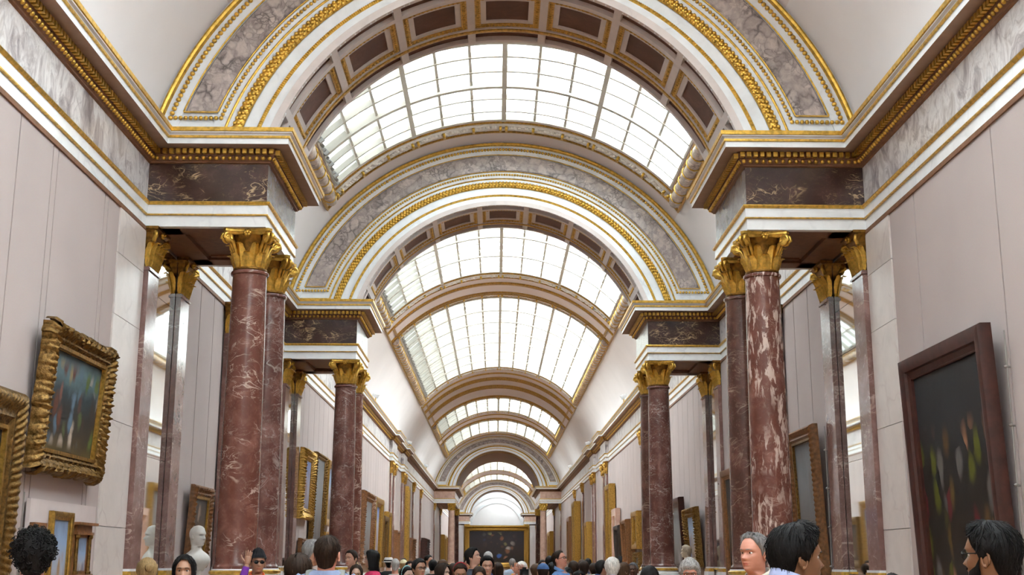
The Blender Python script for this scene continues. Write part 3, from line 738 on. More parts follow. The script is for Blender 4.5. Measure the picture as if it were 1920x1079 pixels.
# ---- pilasters against the walls
PW, PD = 0.48, 0.075
_m = MB(); zt = Z_ARCH-CAP_H
_m.box(-PW/2, PW/2, -PD, 0.0, 1.56, zt-0.05); _m.box(-PW/2-0.02, PW/2+0.02, -PD-0.02, 0.0, zt-0.05, zt-0.02); _m.box(-PW/2-0.005, PW/2+0.005, -PD-0.005, 0.0, zt-0.02, zt)
PIL = _m.mesh('shaft', 'pilaster')
_m = MB(); _m.box(-PW/2-0.03, PW/2+0.03, -PD-0.06, 0, 1.36, 1.46, 0); _m.box(-PW/2-0.025, PW/2+0.025, -PD-0.04, 0, 1.46, 1.53, 1); _m.box(-PW/2-0.025, PW/2+0.025, -PD-0.025, 0, 1.53, 1.56, 0)
PILB = _m.mesh('base', ['white', 'gold'])
_m = MB(); _m.box(-PW/2-0.03, PW/2+0.03, -PD-0.08, 0, 0, 0.18); _m.box(-PW/2-0.01, PW/2+0.01, -PD-0.05, 0, 0.18, 1.28); _m.box(-PW/2-0.03, PW/2+0.03, -PD-0.08, 0, 1.28, 1.36)
PILP = _m.mesh('pedestal', 'cream_marble')
def pil_capital(parent, det):
    m = MB()
    m.loft([[(-w, 0, z), (-w, -d, z), (w, -d, z), (w, 0, z)] for w, d, z in ((0.21, 0.07, 0), (0.21, 0.07, 0.25), (0.24, 0.10, 0.40), (0.26, 0.13, 0.455))])
    m.loft([[(-w, 0, z), (-w, -d, z), (w, -d, z), (w, 0, z)] for w, d, z in ((0.27, 0.14, 0.455), (0.29, 0.16, 0.49), (0.31, 0.18, 0.495), (0.31, 0.18, CAP_H))])
    if not det:
        for x in (-0.18, 0, 0.18):
            m.ball((x, -0.10, 0.14), (0.07, 0.05, 0.12), 5, 4); m.ball((x*0.7, -0.12, 0.30), (0.07, 0.06, 0.13), 5, 4)
        for x in (-0.25, 0.25): m.ball((x, -0.14, 0.40), 0.065, 6, 4); m.ball((x*0.85, -0.05, 0.16), (0.05, 0.05, 0.14), 5, 4)
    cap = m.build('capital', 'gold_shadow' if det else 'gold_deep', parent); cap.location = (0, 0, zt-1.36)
    if det:
        for x in (-0.14, 0.0, 0.14): link('acanthus_leaf', LEAF_S, cap, (x, -0.065, 0.01))
        for x in (-0.21, -0.07, 0.07, 0.21): link('acanthus_leaf', LEAF_L, cap, (x, -0.06, 0.01))
        for sx in (-1, 1):
            link('acanthus_leaf', LEAF_L, cap, (sx*0.19, -0.05, 0.01), (0, 0, sx*PI/3))
            link('volute', VOL, cap, (sx*0.12, -0.02, 0.37), (0, 0, sx*PI/3.4))
        link('fleuron', FLEU, cap, (0, -0.16, 0.475))
    return cap
PILS = []
for pi, yp in enumerate(PIERS):
    PILS += [(yp+0.28, 'front pilaster', ORD[pi], pi < 2), (yp+TP[pi]-0.29, 'rear pilaster', ORD[pi], pi < 2)]
PILS += [(20.55, 'single pilaster nearer the viewer', 'bay one', True), (23.1, 'single pilaster farther off', 'bay one', True)]
PILS += [(y, 'pilaster', 'long bay %d' % i, False) for i, y in enumerate((40.3, 53.6, 55.2, 60.2, 61.6, 68.3, 75.0))]
NTH = ['nearest', 'second', 'third', 'fourth', 'fifth', 'sixth', 'seventh']
for y, d, wh, det in PILS:
    for s in (-1, 1):
        x = s*W if wh in ORD else s*(W-0.022)
        root = empty('pilaster', (x, y, 1.36), (0, 0, PI/2 if s < 0 else -PI/2))
        sd = 'left' if s < 0 else 'right'
        if wh in ORD: lb = 'polished red %s on the %s wall behind the columns of the %s arch' % (d, sd, wh)
        elif wh == 'bay one': lb = 'red %s on the %s wall between first and second arches' % (d, sd)
        else: lb = '%s of seven slim pilasters on the %s wall of the long bay' % (NTH[int(wh[-1])], sd)
        tag(root, lb, 'pilaster', 'wall pilasters')
        for nm_, me in (('pedestal', PILP), ('base', PILB), ('shaft', PIL)):
            o = link(nm_, me, root); o.location = (0, 0, -1.36)
        pil_capital(root, det)

# ---- wall coverings: fabric panels, marble strips, mirrors, dado
def wall_piece(s, y0, y1, z0, z1, d, name, mat, gap=0.012):
    x0, x1 = sorted((s*4.80, s*(W+0.03-d)))
    return MB().box(x0, x1, y0+gap, y1-gap, z0+(gap if name == 'marble_block' else 0), z1-(gap if name == 'marble_block' else 0)).build(name, mat, WALL[s])
FAB_L = [(Y0, -20), (-20, -10), (-10, -4.5), (-4.5, -2), (-2, 0.5), (0.5, 3), (3, 5.4), (5.4, 7.8), (7.8, 9.6), (9.6, 11.24), (11.24, 12.13), (12.13, 12.28), (12.28, 13.85), (13.85, 13.98), (13.98, 14.42)]
FAB_R = [(Y0, -20), (-20, -10), (-10, -4.5), (-4.5, -2), (-2, 0.5), (0.5, 3), (3, 5.4), (5.4, 7.8), (7.8, 9.6), (9.6, 11.39), (11.39, 13.66), (13.66, 14.55)]
def spread(y0, y1, ws):
    out = []; y = y0; i = 0
    while y < y1-0.15:
        e = min(y1, y+ws[i % len(ws)]); out.append((y, e)); y = e; i += 1
    return out
ends = [20.3, 20.8, 22.85, 23.35]
mid = []
for a, b in ((17.74, 20.32), (20.78, 22.87), (23.33, 26.2)): mid += spread(a, b, (0.95, 0.9, 1.1))
mid += spread(28.40, 39.9, (0.85, 0.8, 0.95)); mid += spread(40.7, 52.9, (0.95,)); mid += spread(62.3, 67.6, (1.1,)); mid += spread(69.0, 74.3, (1.1,)); mid += spread(75.7, 92.0, (1.5,))
mid += spread(103.1, 143, (4.0,)); mid += spread(148.0, Y1, (2.5,))
for s, lst in ((-1, FAB_L+mid), (1, FAB_R+mid)):
    for a, b in lst: wall_piece(s, a, b, 1.30, 5.86, 0.03, 'fabric_panel', 'fabric')
    e = 14.42 if s < 0 else 14.55
    z = 1.30
    for z1 in (2.05, 3.30, 4.55, 5.30, 5.92):
        wall_piece(s, e, 15.52, z, z1, 0.045, 'marble_block', 'cream_marble', 0.004); z = z1
    for a, b in ((52.9, 55.9), (59.4, 62.3), (67.6, 69.0), (74.3, 75.7), (39.9, 40.7)):
        for z0_, z1_ in ((1.3, 2.9), (2.9, 4.4), (4.4, 5.92)): wall_piece(s, a, b, z0_, z1_, 0.04, 'marble_block', 'cream_marble', 0.004)
    wall_piece(s, 55.9, 59.4, 1.3, 5.86, 0.03, 'fabric_panel', 'fabric')
    for a, b in ((Y0, 15.5), (17.74, 26.16), (28.40, 92.1), (103.1, 143), (148.0, Y1)):
        wall_piece(s, a, b, 0, 1.30, 0.05, 'dado', 'cream_marble')
    for yp, T_P in zip(PIERS, TP): wall_piece(s, yp+0.005, yp+T_P-0.005, 0, 5.92, 0.0, 'pier_back', 'cream_marble', 0.0)
    # thin gilt bead under the architrave over the fabric
    m = MB(); x0, x1 = sorted((s*4.80, s*(W-0.02)))
    for a, b in ((Y0, 15.5), (17.74, 26.16), (28.40, 92.1)): m.box(x0, x1, a, b, 5.86, 5.915)
    m.build('picture_rail', 'soffit', WALL[s])
for pi, yp in enumerate(PIERS[:2]):
    for s in (-1, 1):
        x0, x1 = sorted((s*(W+0.002), s*(W+0.024)))
        root = empty('wall_mirror', (s*W, yp+1.11, 1.5))
        tag(root, 'tall mirror between the %s pilasters of the %s arch' % ('left' if s < 0 else 'right', ORD[pi]), 'mirror', 'tall wall mirrors')
        z = 1.5
        for z1 in (3.0, 4.5, 5.15, 5.88):
            o = MB().box(x0, x1, yp+0.56, yp+1.68, z+0.003, z1-0.003).build('glass', 'mirror', root); o.matrix_parent_inverse = Matrix.Translation(-root.location); z = z1
# ------------------------------------------------------------------ paintings
def paint_mat(seed, w, h, bg, figs, zone=(0.0, 0.7), nx=6.0, nz=2.4, cover=0.55, blur=0.5, mid=None):
    t = NT('oil_paint_%d' % seed, 0.55, 0, 0.18); tc = t.n('ShaderNodeTexCoord')
    mp = t.n('ShaderNodeMapping'); t.t.links.new(tc.outputs['Object'], mp.inputs[0])
    mp.inputs['Scale'].default_value = (1/w, 1, 1/h); mp.inputs['Location'].default_value = (0.5+seed*3.0, seed*1.7, 0)
    v = t.warp(mp.outputs[0], 5.0, 0.10)
    sp = t.n('ShaderNodeSeparateXYZ'); t.t.links.new(mp.outputs[0], sp.inputs[0]); z = sp.outputs[2]
    n1 = t.noise(v, 3.5, 6, 0.65)
    zz = t.math('ADD', z, t.math('MULTIPLY', t.math('SUBTRACT', n1.outputs[0], 0.5), blur))
    c = t.ramp(zz, [(i/(len(bg)-1), q) for i, q in enumerate(bg)])
    m2 = t.n('ShaderNodeMapping'); t.set(m2.inputs[0], v); m2.inputs['Scale'].default_value = (nx, 1, nz)
    vo = t.n('ShaderNodeTexVoronoi'); t.set(vo.inputs['Vector'], m2.outputs[0]); vo.inputs['Scale'].default_value = 1.0
    sc = t.n('ShaderNodeSeparateColor'); t.t.links.new(vo.outputs['Color'], sc.inputs[0])
    fc = t.ramp(sc.outputs[0], [(i/len(figs), q) for i, q in enumerate(figs)], 'CONSTANT')
    n2 = t.noise(v, 14, 4)
    fc = t.mix(0.5, fc, t.mix(n2.outputs[0], (0.02, 0.015, 0.012), fc))
    mk = t.ramp(vo.outputs['Distance'], [(0.30, (1, 1, 1)), (0.62, (0, 0, 0))])
    pick = t.ramp(sc.outputs[1], [(1-cover-0.02, (0, 0, 0)), (1-cover+0.02, (1, 1, 1))])
    zm = t.ramp(z, [(max(0, zone[0]-0.06), (0, 0, 0)), (min(0.99, zone[0]+0.02), (1, 1, 1)), (min(0.995, zone[1]), (1, 1, 1)), (min(1.0, zone[1]+0.12), (0, 0, 0))])
    k = t.math('MULTIPLY', t.math('MULTIPLY', mk, pick), zm)
    if mid:
        xm = t.ramp(t.math('SUBTRACT', sp.outputs[0], seed*3.0), [(max(0, mid-0.32), (0, 0, 0)), (mid-0.15, (1, 1, 1)), (mid+0.15, (1, 1, 1)), (min(1, mid+0.32), (0, 0, 0))]); k = t.math('MULTIPLY', k, xm)
    t.bump(n2.outputs[0], 0.15, 0.004)
    return t.color(t.mix(k, c, fc))
DK = (0.020, 0.016, 0.014)
PAL = {
 'battle': dict(bg=[(0.10, 0.07, 0.025), (0.045, 0.035, 0.025), (0.03, 0.028, 0.026), (0.035, 0.05, 0.055), (0.10, 0.16, 0.175), (0.03, 0.04, 0.045)], figs=[(0.36, 0.12, 0.07), (0.05, 0.04, 0.035), (0.52, 0.42, 0.34), (0.14, 0.05, 0.03), (0.12, 0.17, 0.05), (0.42, 0.27, 0.08), (0.12, 0.19, 0.26)], zone=(0.12, 0.80), nx=11, nz=4.0, cover=0.85, blur=0.35),
 'dark': dict(bg=[DK, (0.020, 0.014, 0.010), (0.016, 0.013, 0.011), (0.022, 0.022, 0.024), (0.030, 0.032, 0.034)], figs=[(0.35, 0.17, 0.09), (0.12, 0.075, 0.02), (0.05, 0.03, 0.02), (0.13, 0.012, 0.02), (0.10, 0.11, 0.012), (0.14, 0.13, 0.12), (0.12, 0.065, 0.02)], zone=(0.0, 0.66), nx=11.0, nz=6.5, cover=0.5, blur=0.6),
 'brown': dict(bg=[(0.05, 0.03, 0.02), (0.09, 0.06, 0.04), (0.05, 0.05, 0.05)], figs=[(0.30, 0.18, 0.12), (0.12, 0.08, 0.05), (0.40, 0.30, 0.24)], zone=(0.1, 0.8), nx=4, nz=2.5, cover=0.4),
 'sky': dict(bg=[(0.12, 0.08, 0.05), (0.25, 0.20, 0.17), (0.35, 0.36, 0.42), (0.25, 0.34, 0.50), (0.16, 0.20, 0.28)], figs=[(0.42, 0.26, 0.14), (0.45, 0.42, 0.45), (0.22, 0.22, 0.30), (0.25, 0.14, 0.08)], zone=(0.02, 0.55), nx=5, nz=3, cover=0.6),
 'grey': dict(bg=[(0.10, 0.085, 0.08), (0.17, 0.16, 0.16), (0.20, 0.205, 0.215), (0.13, 0.13, 0.135)], figs=[(0.32, 0.22, 0.17), (0.22, 0.19, 0.18), (0.30, 0.28, 0.28)], zone=(0.05, 0.72), nx=4.5, nz=2.0, cover=0.35),
 'blue': dict(bg=[(0.20, 0.17, 0.20), (0.32, 0.30, 0.36), (0.26, 0.27, 0.36), (0.13, 0.20, 0.45)], figs=[(0.30, 0.20, 0.20), (0.45, 0.44, 0.48), (0.14, 0.14, 0.22)], zone=(0.0, 0.7), nx=5, nz=2, cover=0.5),
 'big': dict(bg=[DK, (0.03, 0.022, 0.02), (0.028, 0.022, 0.024), (0.02, 0.017, 0.02)], figs=[(0.22, 0.09, 0.05), (0.42, 0.36, 0.33), (0.05, 0.035, 0.03), (0.06, 0.14, 0.42), (0.38, 0.34, 0.14), (0.10, 0.06, 0.05), (0.45, 0.20, 0.12)], zone=(0.0, 0.85), nx=11, nz=7, cover=0.8, mid=0.55),
 'gold': dict(bg=[(0.24, 0.15, 0.05), (0.34, 0.22, 0.07), (0.28, 0.17, 0.05)], figs=[(0.25, 0.10, 0.05), (0.40, 0.28, 0.08)], zone=(0.1, 0.9), nx=3, nz=3, cover=0.4),
 'rose': dict(bg=[(0.50, 0.36, 0.32), (0.55, 0.40, 0.36)], figs=[(0.10, 0.05, 0.04), (0.4, 0.28, 0.24)], zone=(0.45, 0.75), nx=3, nz=3, cover=0.5),
}
def frame_mesh(mb, w, h, fw, depth, style, seed=0):
    """moulded frame around a w x h opening-plus-frame, back at y=0, front towards -y, foot at z=0"""
    rs = random.Random(seed); ph = [rs.uniform(0, 6.28) for _ in range(8)]
    if style == 'plain': prof = [(0, 0), (0, depth*0.75), (0.06, depth*0.95), (0.25, depth), (0.62, depth*0.85), (0.66, depth*0.62), (0.90, depth*0.50), (0.94, depth*0.58), (1, depth*0.55), (1, 0.02)]
    elif style == 'flat': prof = [(0, 0), (0, depth), (0.8, depth), (0.85, depth*0.6), (1, depth*0.6), (1, 0.02)]
    else: prof = [(0, 0), (0, depth*0.55), (0.10, depth*0.85), (0.22, depth), (0.36, depth*0.92), (0.48, depth*0.70), (0.60, depth*0.62), (0.72, depth*0.70), (0.80, depth*0.55), (0.92, depth*0.50), (1, depth*0.40), (1, 0.02)]
    ns = {'plain': 1, 'flat': 1}.get(style, 0)
    for side in range(4):
        Ls = w if side % 2 == 0 else h; n = ns or max(24, int(Ls/(0.012 if Ls < 3 else 0.03)))
        rows = []
        for u, d in prof:
            row = []
            for i in range(n+1):
                s_ = i/n; ins = u*fw; a = ins; b = Ls-ins; x = a+(b-a)*s_; L_ = s_*Ls
                o = 0.0; dd = d
                if style in ('carved', 'rococo') and 0.05 < u < 0.97:
                    k = 1.0 if u < 0.5 else 0.45
                    dd += k*depth*0.13*(math.sin(L_*62+ph[0]+u*11)*math.cos(L_*23+ph[1]-u*16)+0.7*math.sin(L_*118+u*30+ph[2]))
                if style == 'rococo' and u < 0.3:
                    o = -(0.022*abs(math.sin(L_*9+ph[3]))+0.016*abs(math.sin(L_*23+ph[4])))*(1-u/0.3)*(0.5+1.2*abs(s_-0.5)*0.8+(0.6 if abs(s_-0.5) < 0.08 or abs(s_-0.5) > 0.42 else 0))
                if style == 'gadroon' and 0.08 < u < 0.5: dd += depth*0.045*math.sin(L_*2*PI/0.075)
                row.append((x, ins+o, dd))
            rows.append(row)
        out = []
        for row in rows:
            r2 = []
            for (x, ins, dd) in row:
                if side == 0: p = (x-w/2, -dd, ins)
                elif side == 1: p = (w/2-ins, -dd, x)
                elif side == 2: p = (w/2-x, -dd, h-ins)
                else: p = (-w/2+ins, -dd, h-x)
                r2.append(p)
            out.append(r2)
        mb.grid(out[::-1])
PSEED = [0]
def painting(s, y0, y1, z0, z1, fw, style, fmat, pal, label, depth=0.09, tilt=0.0, off=0.02, inner=None, end=None):
    PSEED[0] += 1; sd = PSEED[0]; w, h = y1-y0, z1-z0
    if end: loc, rz = end, 0.0
    else: loc, rz = (s*(W-off), (y0+y1)/2, z0), (PI/2 if s < 0 else -PI/2)
    root = empty('painting', loc, (tilt, 0, rz)); tag(root, label, 'painting', 'framed paintings')
    m = MB(); frame_mesh(m, w, h, fw, depth, style, sd)
    m.box(-w/2+0.01, w/2-0.01, -0.015, -0.002, 0.01, h-0.01)
    fo = m.build('frame', fmat, root, smooth=math.radians(50))
    if inner:
        im = MB(); frame_mesh(im, w-2*fw+0.03, h-2*fw+0.03, 0.045, depth*0.62, 'flat', sd); im.xform(Matrix.Translation((0, 0, fw-0.015))); im.build('inner_fillet', inner, fo)
    cw, ch = w-1.9*fw, h-1.9*fw
    c = MB().box(-cw/2, cw/2, -depth*0.34, -0.016, 0, ch).build('canvas', paint_mat(sd, cw, ch, **PAL[pal]), root); c.location = (0, 0, fw*0.95)
    return root
painting(-1, 8.78, 11.52, 0.78, 3.18, 0.34, 'gadroon', 'frame_gold', 'dark', 'huge dark painting in a broad gadrooned gilt frame cut off by the left edge', 0.16, 0.020, 0.035, inner='frame_bright')
painting(-1, 11.97, 13.93, 2.53, 3.98, 0.20, 'rococo', 'frame_gold', 'battle', 'battle scene in a carved rococo gilt frame hung high on the left', 0.16, 0.060, 0.035, inner='frame_bright')
painting(-1, 18.35, 19.55, 1.55, 2.77, 0.17, 'carved', 'frame_brown', 'brown', 'small dark painting in a brown carved frame behind the white bust', 0.10, 0.050, 0.035, inner='frame_bright')
painting(-1, 28.45, 30.15, 2.62, 4.24, 0.26, 'carved', 'frame_bright', 'blue', 'blue and lilac painting in a bright gilt frame beside the second left column', 0.16, 0.030, 0.035)
painting(-1, 30.41, 32.31, 2.04, 4.31, 0.13, 'carved', 'frame_gold', 'grey', 'tall grey painting next to the bright gilt one on the left', 0.12, 0.030, 0.035)
painting(-1, 32.48, 34.17, 2.59, 4.28, 0.18, 'plain', 'frame_bright', 'sky', 'gilt framed painting mostly hidden behind the second left column', 0.16, 0.030, 0.035)
painting(-1, 32.93, 34.20, 1.89, 2.43, 0.10, 'plain', 'frame_bright', 'grey', 'low small gilt painting half hidden by the second left column', 0.10, 0.000, 0.035)
painting(-1, 28.92, 29.80, 1.45, 2.19, 0.10, 'carved', 'frame_brown', 'dark', 'small dark picture low on the left wall beneath the blue painting', 0.10, 0.000, 0.035)
painting(-1, 41.36, 44.80, 1.55, 4.00, 0.30, 'carved', 'frame_brown', 'grey', 'large pale painting in a dark carved frame in the left long bay', 0.20, 0.030, 0.035)
painting(-1, 44.82, 47.75, 1.46, 3.97, 0.30, 'plain', 'frame_bright', 'blue', 'tall grey blue painting in a plain orange gilt frame on the left', 0.25, 0.020, 0.035)
painting(-1, 48.23, 50.31, 1.46, 3.42, 0.30, 'plain', 'frame_gold', 'brown', 'lower brown painting right after the tall grey blue one', 0.25, 0.020, 0.035)
painting(-1, 50.50, 52.11, 1.46, 3.65, 0.25, 'plain', 'frame_bright', 'gold', 'yellow gilt panel at the end of the left picture row', 0.25, 0.000, 0.035)
painting(-1, 55.81, 57.44, 1.46, 3.04, 0.20, 'plain', 'frame_brown', 'dark', 'small brown picture between distant left pilasters', 0.20, 0.000, 0.035)
painting(-1, 62.42, 63.57, 1.46, 5.38, 0.25, 'plain', 'frame_bright', 'gold', 'very tall narrow gilt panel on the distant left wall', 0.20, 0.000, 0.035)
painting(-1, 64.04, 66.76, 1.42, 2.87, 0.30, 'carved', 'frame_brown', 'brown', 'wide brown picture low on the distant left wall', 0.30, 0.030, 0.035)
painting(-1, 76.00, 79.50, 1.42, 3.09, 0.40, 'carved', 'frame_wood', 'dark', 'dark picture nearest the third arch on the left wall', 0.35, 0.030, 0.035)
painting(1, 11.44, 13.82, 1.02, 3.90, 0.24, 'plain', 'frame_wood', 'dark', 'great dark night scene in a mahogany frame at the right edge', 0.14, 0.035, 0.035)
painting(1, 17.99, 19.51, 1.41, 3.66, 0.20, 'gadroon', 'frame_brown', 'grey', 'grey statue like painting behind the flame patched right column', 0.14, 0.040, 0.035, inner='frame_gold')
painting(1, 23.45, 25.60, 1.31, 3.50, 0.20, 'plain', 'frame_brown', 'brown', 'brown framed picture mostly hidden behind the right rear column', 0.12, 0.030, 0.035)
painting(1, 28.96, 30.68, 1.55, 2.94, 0.22, 'carved', 'frame_gold', 'sky', 'gilt framed landscape above the cream bust on the right', 0.16, 0.060, 0.035)
painting(1, 31.04, 33.46, 1.36, 3.27, 0.22, 'plain', 'frame_wood', 'grey', 'large grey painting in a dark frame beside the second right column', 0.16, 0.060, 0.035)
painting(1, 41.07, 42.70, 2.08, 3.33, 0.26, 'plain', 'frame_bright', 'gold', 'small gold ground panel just past the second right column', 0.20, 0.000, 0.035)
painting(1, 41.05, 42.70, 1.21, 1.99, 0.20, 'carved', 'frame_gold', 'brown', 'small gilt picture hanging under the gold ground panel', 0.15, 0.000, 0.035)
painting(1, 42.91, 44.70, 1.51, 3.13, 0.20, 'plain', 'frame_brown', 'dark', 'brown picture tilted forward in the right long bay', 0.30, 0.050, 0.035)
painting(1, 45.54, 47.33, 1.32, 3.01, 0.25, 'plain', 'frame_black', 'grey', 'grey picture in a black frame on the right long wall', 0.30, 0.050, 0.035)
painting(1, 48.10, 49.80, 1.12, 3.71, 0.35, 'flat', 'rose_marble', 'rose', 'rose marble relief panel on the right long wall', 0.20, 0.000, 0.035)
painting(1, 49.98, 52.05, 1.51, 4.77, 0.30, 'plain', 'frame_bright', 'grey', 'tallest gilt framed grey painting on the right long wall', 0.28, 0.000, 0.035)
painting(1, 62.45, 64.30, 1.32, 3.65, 0.35, 'plain', 'frame_bright', 'gold', 'yellow gilt panel on the distant right wall', 0.30, 0.000, 0.035)
painting(1, 70.65, 72.87, 1.33, 5.06, 0.45, 'plain', 'frame_bright', 'gold', 'very tall gilt panel near the third arch on the right', 0.40, 0.000, 0.035)
painting(1, 77.16, 79.98, 1.51, 4.43, 0.40, 'plain', 'frame_brown', 'brown', 'brown picture nearest the third arch on the right wall', 0.30, 0.000, 0.035)
for sd_, y_, z_, lb in ((-1, 104.5, 3.9, 'gilt picture just beyond the third arch on the left'), (-1, 111, 3.4, 'second gilt picture beyond the third arch on the left'), (-1, 118, 3.9, 'farthest gilt picture on the left wall'),
                        (1, 104.5, 4.2, 'gilt picture just beyond the third arch on the right'), (1, 111, 3.6, 'second gilt picture beyond the third arch on the right'), (1, 118, 4.2, 'farthest gilt picture on the right wall')):
    painting(sd_, y_, y_+4.5, 1.3, z_, 0.5, 'plain', 'frame_bright', 'brown', lb, 0.35)
tag(MB().box(-3.75, 3.75, 141.25, 141.5, 0, 5.72).build('display_wall', 'board'), 'freestanding mauve wall behind the big end painting', 'partition')
painting(1, 0, 7.4, 0, 4.75, 0.62, 'carved', 'frame_bright', 'big', 'vast dark painting with a blue draped figure closing the end of the gallery', 0.35, 0.0, end=(0.0, 141.23, 0.97))

# low display board on the left with three small pictures
bd = MB().box(-W+0.03, -W+0.07, 12.15, 14.14, 0.25, 2.25).build('display_board', 'board')
tag(bd, 'low mauve display board under the battle scene', 'board')
painting(-1, 12.16, 12.50, 1.55, 2.02, 0.075, 'flat', 'frame_brown', 'brown', 'smallest picture in a plain orange wood frame behind the curly head', 0.05, 0, 0.075)
painting(-1, 12.66, 13.28, 1.05, 2.15, 0.085, 'plain', 'frame_bright', 'sky', 'tall narrow gilt picture with blue sky on the low board', 0.06, 0, 0.075)
# little tabernacle frame
root = empty('tabernacle_frame', (-W+0.071, 13.66, 1.43), (0, 0, PI/2)); tag(root, 'small dark architectural frame with columns on the low board', 'picture frame')
m = MB(); m.box(-0.26, 0.26, -0.05, 0, 0.0, 0.06); m.box(-0.29, 0.29, -0.08, 0, 0.06, 0.085); m.box(-0.25, 0.25, -0.03, 0, 0.085, 0.5); m.box(-0.27, 0.27, -0.07, 0, 0.5, 0.53); m.box(-0.25, 0.25, -0.05, 0, 0.53, 0.60); m.box(-0.31, 0.31, -0.10, 0, 0.60, 0.63)
m.build('surround', 'frame_brown', root)
for x in (-0.21, 0.21): MB().lathe([(0.035, 0.085), (0.035, 0.11), (0.022, 0.12), (0.020, 0.45), (0.035, 0.47), (0.035, 0.5)], 10, (x, -0.045)).build('colonnette', 'frame_gold', root, smooth=SM)
o = MB().box(-0.13, 0.13, -0.036, -0.03, 0.12, 0.47).build('canvas', paint_mat(77, 0.3, 0.4, **PAL['sky']), root)

# hanging rods
def rod(x, y, z0, z1, label):
    m = MB(); m.tube([(x, y, z0), (x, y, z1)], 0.008, 8)
    root = m.build('hanging_rod', 'steel'); tag(root, label, 'rod', 'picture hanging rods')
    z = z1-0.35
    while z > z0: MB().tube([(x-0.03, y, z), (x-0.01, y, z+0.004), (x+0.03, y, z)], [0.009, 0.016, 0.009], 6).build('clasp', 'steel', root); z -= 0.55
rod(W-0.06, 11.33, 0.4, 3.80, 'steel rod hanging beside the great mahogany framed painting')
rod(-W+0.06, 12.0, 0.4, 2.3, 'thin steel rod between the two near left paintings')
rod(W-0.06, 17.85, 0.6, 3.6, 'steel rod beside the grey statue like painting on the right')

# spotlights on the far cornices
for s in (-1, 1):
    for k, y in enumerate((44.0, 61.8, 77.0)):
        root = empty('spotlight', (s*(W-0.25), y, Z_TOP+0.01)); tag(root, '%s white spotlight standing on the %s cornice of the long bay' % (('nearest', 'middle', 'farthest')[k], 'left' if s < 0 else 'right'), 'spotlight', 'cornice spotlights')
        MB().lathe([(0.06, 0.0), (0.06, 0.03), (0.02, 0.04), (0.02, 0.25)], 10).build('stand', 'gold', root, smooth=SM)
        m = MB(); m.lathe([(0.04, -0.12), (0.07, -0.09), (0.09, 0.10), (0.085, 0.11), (0.07, 0.08)], 12); m.xform(Matrix.Translation((0, 0, 0.33)) @ Matrix.Rotation(-s*2.0, 4, 'Y'))
        m.build('lamp_head', cloth((0.85, 0.85, 0.85), 0.5), root, smooth=SM)
# ------------------------------------------------------------------ people
# levels of the figure below/above the chin (z): front reach, back reach, half width
LEV = [(0.236, 0.001, 0.004, 0.002), (0.2345, 0.014, 0.022, 0.013), (0.232, 0.024, 0.035, 0.022), (0.226, 0.039, 0.054, 0.036), (0.212, 0.060, 0.078, 0.053), (0.190, 0.078, 0.097, 0.067), (0.165, 0.089, 0.107, 0.0755),
       (0.140, 0.092, 0.108, 0.078), (0.118, 0.088, 0.104, 0.0775), (0.095, 0.090, 0.095, 0.0745), (0.072, 0.090, 0.082, 0.070), (0.046, 0.088, 0.068, 0.064), (0.022, 0.085, 0.060, 0.053),
       (0.004, 0.076, 0.056, 0.040), (-0.006, 0.058, 0.056, 0.042), (-0.020, 0.038, 0.058, 0.050), (-0.045, 0.036, 0.064, 0.055), (-0.075, 0.042, 0.074, 0.059), (-0.098, 0.052, 0.084, 0.075),
       (-0.115, 0.064, 0.092, 0.108), (-0.135, 0.078, 0.102, 0.152), (-0.165, 0.096, 0.112, 0.188), (-0.21, 0.112, 0.118, 0.205), (-0.30, 0.122, 0.116, 0.195), (-0.42, 0.122, 0.108, 0.175),
       (-0.56, 0.112, 0.100, 0.155), (-0.68, 0.112, 0.118, 0.165), (-0.80, 0.105, 0.128, 0.178), (-0.88, 0.080, 0.10, 0.16), (-0.90, 0.03, 0.04, 0.08)]
_lz = np.array([l[0] for l in LEV])[::-1]; _lv = [np.array([l[k] for l in LEV])[::-1] for k in (1, 2, 3)]
def lev(z): return [float(np.interp(z, _lz, c)) for c in _lv]
def gs(x, s): return math.exp(-0.5*(x/s)**2)
def surf(ph, z, fat=1.0, fem=False, face=True):
    """point of the figure's surface; ph = 0 is the front (-y)"""
    f, b, w = lev(z)
    if z < -0.09: w *= (0.90 if fem else 1.0)*fat; f *= fat; b *= fat
    s_, c_ = math.sin(ph), math.cos(ph)
    if c_ < 0.2 and -0.07 < z < 0.09: w = w+(max(w, 0.064)-w)*min(1.0, (0.2-c_)/0.5); b = max(b, 0.078)
    x = w*math.copysign(abs(s_)**0.92, s_); y = -(f if c_ > 0 else b)*math.copysign(abs(c_)**0.92, c_)
    if face and c_ > 0 and z > -0.01:
        d = 0.0
        t = (0.128-z)/0.046                                  # nose
        if 0 < t < 1.35:
            k = t**1.3 if t < 1 else max(0, 1-(t-1)/0.35)
            d += 0.027*k*gs(x, 0.0075+0.006*min(1, t))
        d += 0.007*gs(z-0.141, 0.010)*gs(abs(x)-0.030, 0.026)
        d -= 0.014*gs(z-0.119, 0.011)*gs(abs(x)-0.033, 0.015)
        d += 0.005*gs(z-0.088, 0.016)*gs(abs(x)-0.042, 0.014)
        d += 0.007*gs(z-0.0535, 0.0055)*gs(x, 0.019)+0.007*gs(z-0.0405, 0.0055)*gs(x, 0.017)-0.004*gs(z-0.047, 0.003)*gs(x, 0.022)
        d += 0.008*gs(z-0.014, 0.011)*gs(x, 0.018)-0.005*gs(z-0.029, 0.006)*gs(x, 0.02)
        y -= d
    return Vector((x, y, z))
def outn(p, z):
    n = Vector((p.x/0.0060, (p.y-0.008)/0.0100, (max(z, 0.09)-0.115)/0.0145)); return n.normalized() if n.length > 1e-6 else Vector((0, 0, 1))
